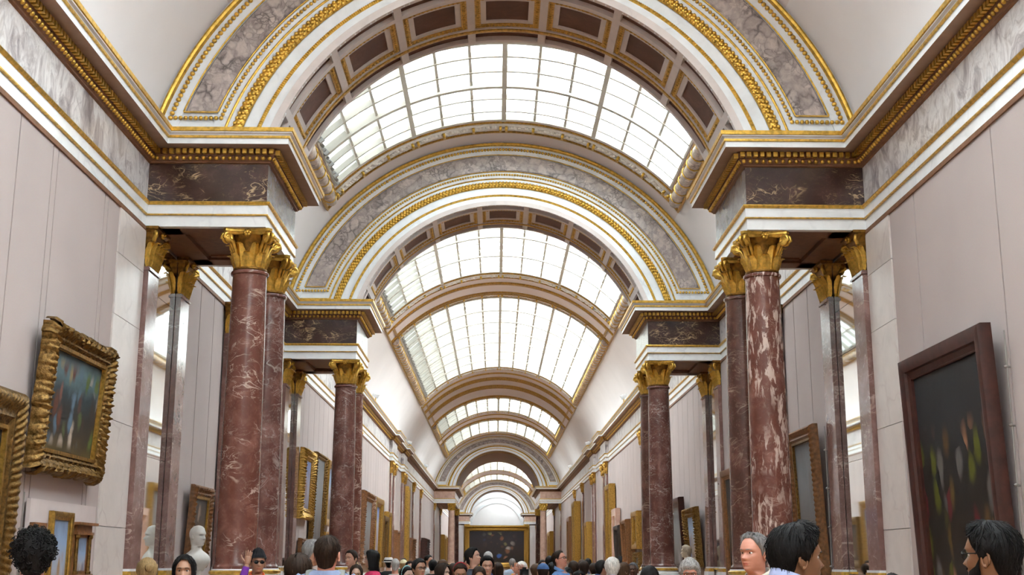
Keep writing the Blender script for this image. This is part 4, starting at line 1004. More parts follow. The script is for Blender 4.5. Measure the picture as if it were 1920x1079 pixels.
def phis(n): 
    return [(-PI+2*PI*j/n) - 0.42*math.sin(-PI+2*PI*j/n) for j in range(n)]
SKIN = {}
def skin_mat(c):
    if c not in SKIN:
        t = NT('skin_%d' % len(SKIN), 0.45, 0, 0.4); n = t.noise(t.coords(), 25, 4)
        t.color(t.ramp(n.outputs[0], [(0.3, tuple(x*0.88 for x in c)), (0.7, c)])); t.b.inputs['Subsurface Weight'].default_value = 0.08; t.b.inputs['Subsurface Radius'].default_value = (0.02, 0.008, 0.004)
        SKIN[c] = t.m
    return SKIN[c]
HAIRM = {}
def hair_mat(c):
    if c not in HAIRM:
        t = NT('hair_%d' % len(HAIRM), 0.62, 0, 0.16); n = t.noise(t.coords((90, 90, 9)), 1.0, 3)
        t.color(t.ramp(n.outputs[0], [(0.3, tuple(x*0.55 for x in c)), (0.7, tuple(min(1, x*1.3) for x in c))])); t.bump(n.outputs[0], 0.5, 0.006); HAIRM[c] = t.m
    return HAIRM[c]
EYEW = plain('eye_white', (0.75, 0.73, 0.70), 0.25, var=0.02); IRIS = plain('dark_iris', (0.03, 0.018, 0.012), 0.2)
LIP = {}
def lip_mat(c):
    k = (c[0]*0.85, c[1]*0.55, c[2]*0.55)
    if k not in LIP: LIP[k] = plain('lips_%d' % len(LIP), k, 0.4, var=0.05)
    return LIP[k]
def limb(mb, pts, radii, n=10, mi=None, sub=4):
    P_, R_ = [], []
    for i in range(len(pts)-1):
        for k in range(sub):
            t = k/sub; P_.append(Vector(pts[i]).lerp(Vector(pts[i+1]), t)); R_.append(radii[i]+(radii[i+1]-radii[i])*t)
    P_.append(Vector(pts[-1])); R_.append(radii[-1])
    for _ in range(2):
        Q = [P_[0]]+[(P_[i-1]+2*P_[i]+P_[i+1])/4 for i in range(1, len(P_)-1)]+[P_[-1]]; P_ = Q
    mb.tube(P_, R_, n, mi=mi)
def hand(mb, wrist, direction, palm_n, side, spread=0.12, curl=0.25, scale=1.0):
    """palm plus five fingers; direction = fingers, palm_n = palm normal, side = +1 thumb towards cross(direction, palm_n)"""
    d = Vector(direction).normalized(); n = Vector(palm_n); n = (n-d*n.dot(d)).normalized(); l = d.cross(n)*side; w = Vector(wrist); s = scale
    rings = []
    for t, hw, th in ((-0.01, 0.026, 0.020), (0.02, 0.032, 0.018), (0.055, 0.040, 0.016), (0.088, 0.040, 0.013), (0.098, 0.036, 0.009)):
        rings.append([tuple(w+d*t*s+l*(hw*s*math.cos(a))+n*(th*s*math.sin(a))) for a in [2*PI*k/12 for k in range(12)]])
    mb.loft(rings)
    for k, (off, L) in enumerate(((0.029, 0.070), (0.010, 0.078), (-0.010, 0.073), (-0.028, 0.058))):
        b = w+d*0.088*s+l*off*s; dd = (d+l*(off*spread*30)).normalized(); pts = [b]; cur = dd
        for q, f in enumerate((0.45, 0.30, 0.25)):
            pts.append(pts[-1]+cur*L*f*s); cur = (cur+n*curl).normalized()
        limb(mb, pts, [0.0092*s, 0.0088*s, 0.008*s, 0.0062*s], 8, sub=2)
    b = w+d*0.03*s+l*0.030*s; t1 = b+(d*0.55+l*0.8+n*0.15).normalized()*0.04*s; t2 = t1+(d*0.85+l*0.5+n*0.2).normalized()*0.032*s; t3 = t2+(d+l*0.25+n*0.2).normalized()*0.026*s
    limb(mb, [b, t1, t2, t3], [0.013*s, 0.0115*s, 0.0098*s, 0.007*s], 8, sub=2)
HL = {  # hair lines: angle (0 front .. pi back) -> lower edge z
 'short': [(0, 0.196), (0.55, 0.198), (0.95, 0.178), (1.15, 0.150), (1.38, 0.125), (1.50, 0.085), (1.68, 0.092), (1.85, 0.115), (2.1, 0.060), (2.4, 0.022), (PI, 0.006)],
 'crop': [(0, 0.200), (0.6, 0.203), (1.0, 0.180), (1.25, 0.145), (1.45, 0.112), (1.7, 0.118), (1.9, 0.110), (2.15, 0.055), (2.4, 0.026), (PI, 0.014)],
 'receding': [(0, 0.212), (0.4, 0.214), (0.8, 0.200), (1.1, 0.172), (1.38, 0.140), (1.50, 0.100), (1.68, 0.10), (1.9, 0.11), (2.2, 0.06), (2.5, 0.03), (PI, 0.01)],
 'long': [(0, 0.205), (0.35, 0.200), (0.75, 0.165), (0.98, 0.10), (1.10, 0.0), (1.22, -0.17), (1.6, -0.24), (PI, -0.28)],
 'fringe': [(0, 0.150), (0.6, 0.150), (0.85, 0.13), (1.05, 0.05), (1.2, -0.06), (1.6, -0.11), (PI, -0.12)],
 'bob': [(0, 0.160), (0.5, 0.165), (0.9, 0.150), (1.15, 0.115), (1.4, 0.085), (1.7, 0.06), (2.2, 0.02), (PI, -0.015)],
 'tied': [(0, 0.200), (0.6, 0.198), (1.0, 0.172), (1.3, 0.135), (1.6, 0.125), (1.9, 0.10), (2.3, 0.045), (PI, 0.02)],
}
def hair_point(ph, z, off):
    if z < 0.085:
        p = surf(ph, 0.085, face=False)
        if z < 0.0 or True:
            k = (0.085-z); q = surf(ph, max(z, -0.10), face=False)
            p = Vector((p.x, p.y, z))
            if z > 0.0: p = Vector((p.x*(1-k/0.085)+q.x*(k/0.085), p.y*(1-k/0.085)+q.y*(k/0.085), z)) if off < 0.02 else p
        n = Vector((p.x/0.006, (p.y-0.008)/0.010, 0)); n = n.normalized() if n.length > 1e-6 else Vector((0, 1, 0))
    else:
        p = surf(ph, z, face=False); n = outn(p, z)
    return p+n*off
def hair_mesh(style, thick, seed, nph=44, nv=16, rough=0.35, curls=0, strands=0, lift=0.0):
    rs = random.Random(seed); mb = MB(); line = HL[style]; lx = [a for a, _ in line]; ly = [b for _, b in line]
    amp = [(rs.uniform(6, 26), rs.uniform(0, 6.28), rs.uniform(0, 20)) for _ in range(5)]
    pl = phis(nph)
    def wob(ph, v): return sum(math.sin(a*ph+p+k*v) for a, p, k in amp)/5
    long_ = style in ('long', 'fringe')
    def pt(ph, v, extra=0.0):
        zb = float(np.interp(abs(ph), lx, ly)); ztop = 0.2358
        vv = v**1.35 if not long_ else v**1.15
        z = ztop+(zb-ztop)*vv
        o = thick*(1-max(0, (v-0.72)/0.28)**2*(0.85 if not long_ else 0.15))*(1+rough*wob(ph, v*3))
        if z > 0.16: o += lift*(z-0.16)/0.075*max(0, math.cos(ph)*0.6+0.4)
        return hair_point(ph, z, max(0.003, o)+extra)
    rows = [[tuple(pt(ph, 0.001+0.999*i/nv)) for ph in pl+[pl[0]+2*PI]] for i in range(nv+1)]
    top = sum((Vector(p) for p in rows[0][:-1]), Vector())/nph
    mb.grid(rows)
    # tuck the rim in so that the hair has an edge
    inner = [tuple(Vector(p)-Vector((p[0]*0.16, p[1]*0.16, 0))) for p in rows[-1]]
    mb.grid([rows[-1], inner])
    for _ in range(strands):
        ph = rs.uniform(-PI, PI); v0 = rs.uniform(0.02, 0.75); L = rs.uniform(0.12, 0.35); dphi = rs.uniform(-0.12, 0.12); e1 = rs.uniform(0.001, 0.010)
        P_ = [pt(ph+dphi*t, min(1.0, v0+L*t), 0.001+e1*t*t*(1.5 if t > 0.6 else 1)) for t in (0, 0.33, 0.66, 1.0)]
        mb.tube(P_, [0.0022, 0.0024, 0.0018, 0.0006], 3)
    for _ in range(curls):
        ph = rs.uniform(-PI, PI); v0 = rs.uniform(0.0, 0.96); c = pt(ph, v0, rs.uniform(-0.008, 0.014)); r = rs.uniform(0.008, 0.017)
        a = Vector((rs.gauss(0, 1), rs.gauss(0, 1), rs.gauss(0, 1))).normalized(); b = a.orthogonal().normalized(); d = a.cross(b); st = rs.uniform(0, 6)
        mb.tube([c+(b*math.cos(st+k*0.8)+d*math.sin(st+k*0.8))*r*(1-0.05*k)+a*(k-3)*0.0022 for k in range(8)], [0.0032]*7+[0.001], 4)
    return mb
PN = [0]
def person(X, Y, H, face, label, skin=(0.50, 0.28, 0.19), hair=('short', (0.012, 0.010, 0.009), 0.018), top=(0.2, 0.2, 0.2), legs=(0.05, 0.06, 0.09), fem=False, fat=1.0,
           tilt=0.0, turn=0.0, collar=None, jacket=None, beard=None, glasses=None, arms=None, detail=1, hat=None, sink=0.0, strands=0, curls=0, lift=0.0, extras=()):
    """face: heading in degrees, 0 = towards the viewer, 90 = to the viewer's right, 180 = away"""
    PN[0] += 1; sd = PN[0]; ch = H-0.245+0.048+sink                            # chin height (hair adds about a centimetre)
    root = empty('person', (X, Y, 0), (0, 0, rad(face))); tag(root, label, 'person', 'visitors in the crowd')
    n = 44 if detail > 1 else (32 if detail else 20)
    pl = phis(n); b = MB()
    if detail: zs = [0.2358]+list(np.arange(0.232, -0.012, -0.0045 if detail > 1 else -0.007))+[-0.02, -0.035, -0.055, -0.075, -0.09, -0.105, -0.12, -0.14, -0.17, -0.21, -0.28, -0.36, -0.46, -0.56, -0.66, -0.76, -0.84, -0.88, -0.90]
    else: zs = [0.2358]+list(np.arange(0.228, -0.012, -0.014))+[-0.03, -0.075, -0.10, -0.12, -0.15, -0.21, -0.36, -0.56, -0.76, -0.88, -0.90]
    def bend(p):                                                   # turn and nod of the head about the neck
        if p.z < -0.10: return p
        k = min(1.0, (p.z+0.10)/0.09)
        M = Matrix.Rotation(rad(turn)*k, 3, 'Z') @ Matrix.Rotation(rad(tilt)*k, 3, 'X'); q = p-Vector((0, 0.02, -0.06))
        return (M @ q)+Vector((0, 0.02, -0.06))+Vector((0, -0.012*k, -(0.048+sink)*k))
    rows = [[tuple(bend(surf(ph, float(z), fat, fem))) for ph in pl] for z in zs]
    nb = len(zs)-1
    vs = [p for r in rows for p in r]; fs = []; ms = []
    for i in range(nb):
        zm = (zs[i]+zs[i+1])/2
        for j in range(n):
            k = (j+1) % n; fs.append((i*n+j, (i+1)*n+j, (i+1)*n+k, i*n+k))
            pm = surf((pl[j]+(pl[k] if k else pl[0]+2*PI))/2, zm)
            ms.append(3 if (detail and abs(pm.x) < 0.021 and pm.y < -0.07 and 0.0375 < zm < 0.0565) else 0)
    fs.append(tuple(range(n))); ms.append(0)
    b.v = vs; b.f = fs; b.mi = ms
    def HB(mb, st):
        mb.v[st:] = [tuple(bend(Vector(p))) for p in mb.v[st:]]
    st = len(b.v)
    for s in (-1, 1):                                              # ears
        c = Vector((s*0.0765, 0.012, 0.100))
        rim = [c+Vector((s*0.010, 0.017*math.cos(a)+0.004, 0.030*math.sin(a))) for a in [PI*1.55-PI*1.75*k/9*1.0 for k in range(10)]]
        if detail: b.tube(rim, [0.004]+[0.0055]*8+[0.004], 6)
        b.ball(c+Vector((s*0.003, 0.004, 0)), (0.009, 0.017, 0.029), 8, 6)
        b.ball(c+Vector((s*0.007, 0.000, -0.026)), (0.006, 0.009, 0.010), 6, 4)
        if detail:
            ey = surf(0.37*s, 0.119).y
            e0 = Vector((s*0.032, -0.0655, 0.1185)); b.ball(e0, (0.0135, 0.0125, 0.0085), 10, 8, 1); b.ball(e0+Vector((0, -0.0085, 0)), (0.0070, 0.0050, 0.0070), 8, 6, 2)
            lid = [Vector((s*(0.017+0.030*q/6), surf(math.asin(min(1, (0.017+0.030*q/6)/0.0775)), 0.125).y-0.001, 0.1255+0.004*math.sin(PI*q/6))) for q in range(7)]
            b.tube(lid, [0.0012]+[0.0022]*5+[0.0012], 5, 2)
    HB(b, st)
    # arms, hands, legs
    AR = dict(arms or {})
    slv = MB()
    for s in (-1, 1):
        sh = Vector((s*(0.165 if fem else 0.18)*fat, 0.01, -0.175)); el, wr, hd, pn = AR.get(s, ((s*0.235*fat, 0.03, -0.47), (s*0.225*fat, -0.06, -0.71), (0, -0.25, -1), (-s, 0, 0)))
        el, wr = Vector(el), Vector(wr)
        limb(b, [sh, el, el.lerp(wr, 0.4), wr], [0.045, 0.040, 0.036, 0.024], 10, 0)
        if detail or s in AR: hand(b, wr, hd, pn, -s, 0.14 if s in AR else 0.05, 0.22)
        else: limb(b, [wr, wr+Vector(hd).normalized()*0.09, wr+Vector(hd).normalized()*0.17], [0.026, 0.036, 0.015], 8, 0)
        cuff = el.lerp(wr, 0.88) if (jacket or AR.get('long', True)) else sh.lerp(el, 0.7)
        if AR.get('long', True): limb(slv, [sh+Vector((-s*0.03, 0, 0.015)), sh+Vector((s*0.01, 0, -0.03)), el, el.lerp(wr, 0.45), cuff], [0.060, 0.066, 0.055, 0.048, 0.040], 12)
        else: limb(slv, [sh+Vector((-s*0.03, 0, 0.015)), sh+Vector((s*0.01, 0, -0.03)), cuff], [0.060, 0.068, 0.062], 12)
        hip = Vector((s*0.09, 0.0, -0.80)); kn = Vector((s*0.10, -0.02, -ch+(ch-0.80)*0.50)); an = Vector((s*0.105, 0.02, -ch+0.09))
        limb(b, [hip, kn, kn.lerp(an, 0.35), an], [0.085, 0.058, 0.055, 0.036], 8, 0)
    body = b.build('body', [skin_mat(skin), EYEW, IRIS, lip_mat(skin)], root, smooth=4); body.location = (0, 0, ch)
    # clothing
    tm = jacket or top
    sh_ = MB(); rows = []
    m_ = 28
    for i in range(16):
        t = i/15; row = []
        for ph in phis(m_)+[phis(m_)[0]+2*PI]:
            z0 = -0.103-0.030*max(0, math.cos(ph))**2; z1 = -0.84; z = z0+(z1-z0)*t**1.5
            p = surf(ph, z, fat, fem, False); o = 0.010+0.010*min(1, t*5)+0.003*math.sin(ph*7+z*30+sd)
            d = Vector((p.x, p.y, 0.35*abs(p.x) if t < 0.35 else 0)); d = d.normalized() if d.length else d
            row.append(tuple(p+d*o))
        rows.append(row)
    sh_.grid(rows[::-1]); sh_.add(slv.v, slv.f)
    o = sh_.build('jacket' if jacket else 'shirt', cloth(tm), root, smooth=4); o.location = (0, 0, ch)
    if collar or jacket:
        cm = MB(); rows = []
        for t, rr, dz in ((0, 1.10, -0.012), (0.5, 1.16, 0.022), (0.8, 1.20, 0.036), (1.0, 1.27, 0.034), (1.3, 1.42, 0.004), (1.4, 1.40, -0.006)):
            row = []
            for q in range(29):
                ph = 0.30+(2*PI-0.60)*q/28; p = surf(ph, -0.082, 1, fem, False); f_ = 0.024*max(0, math.cos(ph))
                row.append((p.x*rr*1.04, p.y*rr*1.02+0.006, -0.092+dz*1.05-f_*1.3+0.034*max(0, -math.cos(ph))))
            rows.append(row)
        cm.grid(rows); c = cm.build('collar', cloth(collar or top), root, smooth=4); c.location = (0, 0, ch)
    tr = MB()
    for s in (-1, 1):
        hip = Vector((s*0.088, 0.005, -0.78)); kn = Vector((s*0.10, -0.02, -ch+(ch-0.80)*0.50)); an = Vector((s*0.105, 0.02, -ch+0.07))
        limb(tr, [hip, kn, an], [0.105, 0.078, 0.068], 10)
    rows = []
    for z in (-0.76, -0.80, -0.85, -0.90, -0.93):
        k = 1 if z > -0.88 else (0.9 if z > -0.92 else 0.5)
        rows.append([tuple((lambda p: Vector((p.x*k*1.06, p.y*k*1.06, z)))(surf(ph, max(z, -0.86), fat, fem, False))) for ph in phis(20)+[phis(20)[0]+2*PI]])
    tr.grid(rows[::-1]); o = tr.build('trousers', cloth(legs), root, smooth=4); o.location = (0, 0, ch)
    for s in (-1, 1):
        f = MB(); f.loft([[(s*0.105+0.045*k*math.cos(a), -0.03+0.135*k*math.sin(a)-0.02*(1-k), z) for a in [2*PI*q/14 for q in range(14)]] for k, z in ((0.95, 0.0), (1.0, 0.02), (0.95, 0.045), (0.75, 0.07), (0.45, 0.095))])
        f.build('shoe', cloth((0.04, 0.03, 0.025)), root, smooth=4)
    # hair, beard, hat, glasses
    if hair:
        hs, hc, ht = hair
        m = hair_mesh(hs, ht, sd, 56 if detail > 1 else (40 if detail else 24), 22 if detail > 1 else (16 if detail else 10), curls=curls, strands=strands, lift=lift)
        HB(m, 0); o = m.build('hair', hair_mat(hc), root, smooth=4); o.location = (0, 0, ch)
    if detail:
        hb = MB(); bc = (hair[1] if hair else (0.1, 0.07, 0.05))
        for s in (-1, 1):
            pts = [surf(math.asin(min(1, (0.012+0.038*q/5)/0.0775))*s, 0.139+0.004*math.sin(PI*q/5)-0.0006*q, 1, fem)+Vector((0, -0.001, 0)) for q in range(6)]
            hb.tube(pts, [0.0025, 0.0034, 0.0032, 0.0028, 0.0022, 0.001], 5)
        HB(hb, 0); o = hb.build('eyebrows', hair_mat(bc), root, smooth=4); o.location = (0, 0, ch)
    if beard:
        bm = MB(); rows = []
        for i in range(11):
            row = []
            for q in range(37):
                ph = -1.45+2.90*q/36; zt_ = float(np.interp(abs(ph), (0, 0.35, 0.62, 0.9, 1.2, 1.45), (0.033, 0.036, 0.052, 0.060, 0.072, 0.105)))
                t_ = i/10; z = zt_+(-0.024-zt_)*t_
                p = surf(ph, z, 1, fem, True); o_ = beard[1]*min(1.0, 0.15+t_*3.0)*(0.85+0.3*math.sin(ph*23+z*300))
                row.append(tuple(p+Vector((p.x, p.y, -0.02)).normalized()*o_))
            rows.append(row)
        bm.grid(rows)
        ms_ = [surf(-0.30+0.60*q/8, 0.0625, 1, fem)+Vector((0, -0.003, 0)) for q in range(9)]; bm.tube(ms_, [0.002]+[0.0045*min(1, beard[1]/0.006)]*7+[0.002], 5)
        HB(bm, 0); o = bm.build('beard', hair_mat(beard[0]), root, smooth=4); o.location = (0, 0, ch)
    if glasses:
        g = MB(); g.cur = 0; gz = glasses[1] if len(glasses) > 1 else 0.118; gy = -0.094 if gz < 0.15 else -0.072
        for s in (-1, 1):
            c = Vector((s*0.034, gy, gz))
            g.tube([c+Vector((0.024*math.cos(a), -0.004*math.cos(2*a)*0, 0.017*math.sin(a))) for a in [2*PI*q/16 for q in range(17)]], 0.0022, 5)
            g.tube([c+Vector((s*0.024, 0, 0.006)), Vector((s*0.079, gy+0.02, gz+0.006)), Vector((s*0.084, 0.008, gz+0.006)), Vector((s*0.080, 0.03, gz-0.012))], 0.0026, 5)
            if glasses[0] == 'sun': g.ball(c+Vector((0, 0.002, 0)), (0.023, 0.004, 0.016), 10, 6)
        g.tube([Vector((-0.010, gy, gz+0.004)), Vector((0, gy-0.003, gz+0.007)), Vector((0.010, gy, gz+0.004))], 0.0024, 5)
        HB(g, 0); o = g.build('glasses', cloth((0.012, 0.012, 0.014), 0.2), root, smooth=4); o.location = (0, 0, ch)
    if hat:
        kind, hc = hat[0], hat[1]; m = MB(); rows = []
        if kind == 'beanie':
            for i in range(15):
                t = i/14; rows.append([tuple(hair_point(ph, 0.2358+(0.150+0.015*math.cos(ph)-0.2358)*t**1.4, 0.022+0.05*max(0, 1-t*2.2)*0.6+0.003*math.sin(ph*30))) for ph in phis(32)+[phis(32)[0]+2*PI]])
            m.grid(rows)
        elif kind == 'cap':
            for i in range(13):
                t = i/12; rows.append([tuple(hair_point(ph, 0.2358+(0.160-0.2358)*t**1.4, 0.020)) for ph in phis(28)+[phis(28)[0]+2*PI]])
            m.grid(rows)
            fr = [[(0.075*u, -0.085-0.075*v*math.sqrt(max(0, 1-0.75*u*u))-0.0, 0.172-0.012*v+0.004*dz) for u in [-1+2*k/10 for k in range(11)]] for v, dz in ((0, 1), (0.5, 1), (1, 1), (1, -1), (0.5, -1), (0, -1))]
            m.grid(fr)
        else:                                                      # fedora / sun hat
            m.lathe([(0.155, 0.150), (0.160, 0.156), (0.112, 0.166), (0.106, 0.172), (0.100, 0.235), (0.085, 0.262), (0.04, 0.258), (0.005, 0.250)], 24, (0, 0.01), 0)
            m.lathe([(0.1075, 0.172), (0.110, 0.175), (0.108, 0.200), (0.1045, 0.204)], 24, (0, 0.01), 1)
        HB(m, 0); o = m.build('hat', [cloth(hc), cloth((0.03, 0.03, 0.035))], root, smooth=4); o.location = (0, 0, ch)
    for kind, *a in extras:
        m = MB()
        if kind == 'headband':
            m.tube([tuple(hair_point(PI*0.02, 0.215, 0.03))] if False else [Vector((0.092*math.cos(t), 0.0, 0.135+0.128*math.sin(t))) for t in [PI*k/16 for k in range(17)]], 0.010, 6, flat=0.5); nm = 'headband'
        elif kind == 'earring':
            m.tube([Vector((a[1]*0.084, 0.008+0.011*math.sin(t), 0.062+0.011*math.cos(t))) for t in [2*PI*k/12 for k in range(13)]], 0.0022, 6); nm = 'earring'
        elif kind == 'bun':
            m.ball((0, 0.125, 0.16), (0.045, 0.04, 0.045), 12, 8); nm = 'hair_bun'
        elif kind == 'strap':
            pts = [Vector(p) for p in ((-0.13, -0.07, -0.165), (-0.11, 0.02, -0.118), (-0.06, 0.10, -0.20), (0.06, 0.135, -0.40), (0.16, 0.10, -0.66))]; m.tube(pts, 0.018, 6, flat=0.3); nm = 'bag_strap'
        elif kind == 'ponytail':
            m.tube([Vector((0, 0.10, 0.17)), Vector((0, 0.15, 0.16)), Vector((0, 0.16, 0.05)), Vector((0, 0.14, -0.08))], [0.02, 0.032, 0.028, 0.006], 10); nm = 'ponytail'
        if kind != 'strap': HB(m, 0)
        o = m.build(nm, a[0] if not isinstance(a[0], tuple) else (hair_mat(a[0]) if kind in ('bun', 'ponytail') else cloth(a[0], 0.5)), root, smooth=4); o.location = (0, 0, ch)
    return root, ch
BLK = (0.010, 0.009, 0.009); DBR = (0.030, 0.017, 0.011); BRN = (0.075, 0.040, 0.022); GRY = (0.20, 0.19, 0.185); LGR = (0.42, 0.40, 0.385); BLN = (0.34, 0.22, 0.10); WHT = (0.72, 0.68, 0.64)
S1 = (0.56, 0.31, 0.22); S2 = (0.42, 0.22, 0.14); S3 = (0.26, 0.125, 0.065); S4 = (0.62, 0.40, 0.31); S5 = (0.10, 0.05, 0.032); S6 = (0.60, 0.27, 0.19)
# large figures in front
person(-2.73, 7.1, 1.80, 200, 'person in a dark shirt at the far left seen from behind, wearing a hoop earring', S6, ('short', BLK, 0.034), (0.03, 0.03, 0.035), detail=2, curls=620, turn=0, extras=(('earring', 'steel', 1), ('earring', 'steel', -1)))
person(-2.79, 10.8, 1.70, 8, 'person in a grey top below the white bust, facing the viewer', S2, ('long', BLK, 0.020), (0.25, 0.25, 0.27), fem=True, detail=2, strands=120)
person(-3.77, 13.2, 1.67, 205, 'person in beige with sunglasses pushed up, below the left mirror', S1, ('bob', BLN, 0.030), (0.52, 0.44, 0.36), fem=True, glasses=('sun', 0.205), extras=(('bun', BLN),), detail=1)
person(-2.94, 14.9, 1.77, 20, 'person in a purple jacket and black beanie raising a hand to the face', S2, ('crop', BLK, 0.012), (0.16, 0.03, 0.28), jacket=(0.16, 0.035, 0.30), collar=(0.8, 0.15, 0.05), hat=('beanie', (0.012, 0.012, 0.014)), glasses=('sun',),
       arms={-1: ((-0.22, -0.20, -0.20), (-0.15, -0.17, 0.045), (0.12, 0.05, 1), (0.25, 1, 0))}, detail=1)
person(-1.73, 10.2, 1.70, 170, 'person in black seen from behind, left of the grey rucksack', S1, ('long', DBR, 0.030), (0.02, 0.02, 0.02), fem=True, detail=2, strands=160)
person(-2.01, 12.6, 1.88, 130, 'person in a dark polo turned away to the right behind the rucksack wearer', S2, ('crop', GRY, 0.012), (0.10, 0.11, 0.13), tilt=14, detail=2, strands=100)
bp, bch = person(-1.31, 8.8, 1.83, 178, 'person in a blue grey shirt seen from behind, wearing a grey rucksack', S6, ('crop', DBR, 0.011), (0.20, 0.24, 0.36), detail=2, strands=220, arms={'long': False}, sink=0.06)
person(1.85, 12.8, 1.66, -8, 'person in glasses and a dark top below the cream bust', S6, ('bob', LGR, 0.026), (0.05, 0.05, 0.06), fem=True, glasses=('clear',), detail=2, strands=420, lift=0.03)
person(1.59, 8.3, 1.84, -52, 'person in a dark jacket and pale open collar looking left', S6, ('receding', GRY, 0.016), (0.62, 0.58, 0.50), collar=(0.66, 0.62, 0.54), jacket=(0.045, 0.05, 0.06), detail=2, strands=260)
person(1.14, 5.3, 1.80, 100, 'person in a black jacket and pale blue shirt collar turned right', S3, ('short', BLK, 0.026), (0.40, 0.46, 0.70), collar=(0.42, 0.48, 0.74), jacket=(0.022, 0.024, 0.03), sink=0.05, detail=2, strands=420, lift=0.012)
person(2.72, 9.0, 1.57, 170, 'shorter person with sunglasses pushed up before the marble strip on the right', S2, ('long', BLK, 0.020), (0.1, 0.1, 0.12), fem=True, glasses=('sun', 0.208), detail=1)
person(1.90, 5.1, 1.81, 226, 'person in glasses and a dark shirt at the right edge, looking away left', S3, ('short', BLK, 0.022), (0.06, 0.05, 0.05), glasses=('clear',), beard=(BLK, 0.009), detail=2, strands=420)
# the crowd farther in
person(-2.36, 19.5, 1.83, -35, 'person in a white T-shirt with a blue print before the second left column', S1, ('short', DBR, 0.016), (0.68, 0.68, 0.68), arms={'long': False})
person(-2.49, 21.0, 1.65, 175, 'person in cream seen from behind below the white T-shirt', S4, ('bob', BLN, 0.020), (0.55, 0.50, 0.42), fem=True)
person(-2.06, 17.5, 1.62, 5, 'person in a brown top facing the viewer, right of the rucksack wearer', S4, ('long', DBR, 0.018), (0.16, 0.10, 0.08), fem=True, tilt=8)
person(-1.99, 19.0, 1.82, -80, 'person in a pink top in left profile with loose hair down the back', S1, ('long', BLK, 0.022), (0.60, 0.04, 0.12), fem=True, strands=80)
person(-2.68, 30.0, 1.74, 200, 'person in black with a white banded hat far down the left side', S1, ('crop', BLK, 0.01), (0.03, 0.03, 0.03), hat=('fedora', (0.70, 0.68, 0.66)), detail=0)
person(-2.04, 24.0, 1.72, 185, 'person in a grey shirt with a dark shoulder strap, back turned', S6, ('receding', LGR, 0.006), (0.42, 0.42, 0.44), extras=(('strap', (0.05, 0.05, 0.06)),), detail=0)
person(-2.25, 29.0, 1.70, 180, 'person in tan with a pale sun cap far down the left side', S1, ('bob', BLN, 0.015), (0.45, 0.36, 0.25), hat=('cap', (0.66, 0.60, 0.38)), detail=0)
person(-1.40, 18.0, 1.58, 40, 'person with a pale hair clip and dark top turned half right', S4, ('tied', BLK, 0.020), (0.06, 0.05, 0.05), fem=True, extras=(('headband', (0.25, 0.5, 0.5)),))
person(-1.97, 27.0, 1.67, 20, 'small distant person in orange behind the hair clip wearer', S1, ('short', DBR, 0.02), (0.5, 0.3, 0.1), detail=0, glasses=('sun', 0.205))
person(-1.20, 17.6, 1.69, 35, 'person in glasses and a pale grey top looking half right', S2, ('short', BLK, 0.022), (0.45, 0.45, 0.46), glasses=('clear',))
person(-1.84, 32.0, 1.82, 60, 'distant tall person in white before the third arch columns', S1, ('short', BLK, 0.02), (0.5, 0.5, 0.5), detail=0)
person(-0.91, 18.5, 1.62, 62, 'person in dark clothes with long loose hair in right profile', S4, ('long', DBR, 0.028), (0.10, 0.08, 0.09), fem=True, strands=80)
person(-0.87, 22.0, 1.62, 170, 'person in navy behind the long haired profile, back turned', S1, ('short', DBR, 0.022), (0.05, 0.06, 0.10))
person(-0.62, 17.0, 1.66, 10, 'person with a red headband looking down', S2, ('tied', DBR, 0.022), (0.16, 0.05, 0.05), fem=True, tilt=22, extras=(('headband', (0.40, 0.02, 0.03)),))
person(-0.43, 18.4, 1.85, 72, 'tall person in a dark top looking up to the right in the middle', S1, ('short', BLK, 0.026), (0.06, 0.07, 0.09), tilt=-12, strands=80)
person(-0.35, 16.4, 1.62, 5, 'person in a maroon top looking down in the middle of the crowd', S2, ('long', DBR, 0.015), (0.18, 0.05, 0.06), fem=True, tilt=22)
person(-0.27, 24.0, 1.85, 190, 'grey capped person behind the tall one, back turned', S6, ('crop', LGR, 0.012), (0.3, 0.3, 0.32))
person(-0.25, 17.9, 1.73, 5, 'person in a white and blue top facing the viewer in the middle', S1, ('short', BLK, 0.026), (0.66, 0.68, 0.72), jacket=None, collar=(0.10, 0.15, 0.45), tilt=6)
person(-0.10, 21.0, 1.64, 160, 'person in blue with long hair seen from behind in the middle', S1, ('long', DBR, 0.022), (0.10, 0.14, 0.40), fem=True)
person(0.29, 20.0, 1.66, -15, 'person in an orange jacket holding up a black camera', S6, ('bob', WHT, 0.018), (0.60, 0.28, 0.03), jacket=(0.62, 0.28, 0.03), arms={-1: ((-0.24, -0.20, -0.22), (-0.05, -0.22, 0.02), (0.2, -0.2, 1), (0, 1, 0)), 1: ((0.25, -0.18, -0.24), (0.07, -0.22, 0.00), (-0.2, -0.2, 1), (0, 1, 0))})
person(0.63, 24.0, 1.61, 180, 'person in brown right of the camera holder, back turned', S1, ('short', BRN, 0.024), (0.2, 0.12, 0.07), detail=0)
person(0.59, 19.0, 1.63, 175, 'person in a blue cap and grey jacket, back turned', S2, ('crop', DBR, 0.01), (0.10, 0.11, 0.13), jacket=(0.09, 0.10, 0.13), hat=('cap', (0.06, 0.12, 0.26)))
person(1.00, 26.2, 1.78, 180, 'distant person in black beyond the blue cap', S5, ('short', BLK, 0.018), (0.04, 0.04, 0.04), detail=0)
person(0.90, 22.5, 1.65, 150, 'person in black with long hair beside the blue cap', S1, ('long', BLK, 0.022), (0.03, 0.03, 0.035), fem=True)
person(0.85, 18.6, 1.82, 62, 'person in a blue shirt and glasses looking up to the right', S6, ('crop', DBR, 0.012), (0.13, 0.24, 0.48), collar=(0.14, 0.26, 0.50), glasses=('clear',), tilt=-14, strands=80)
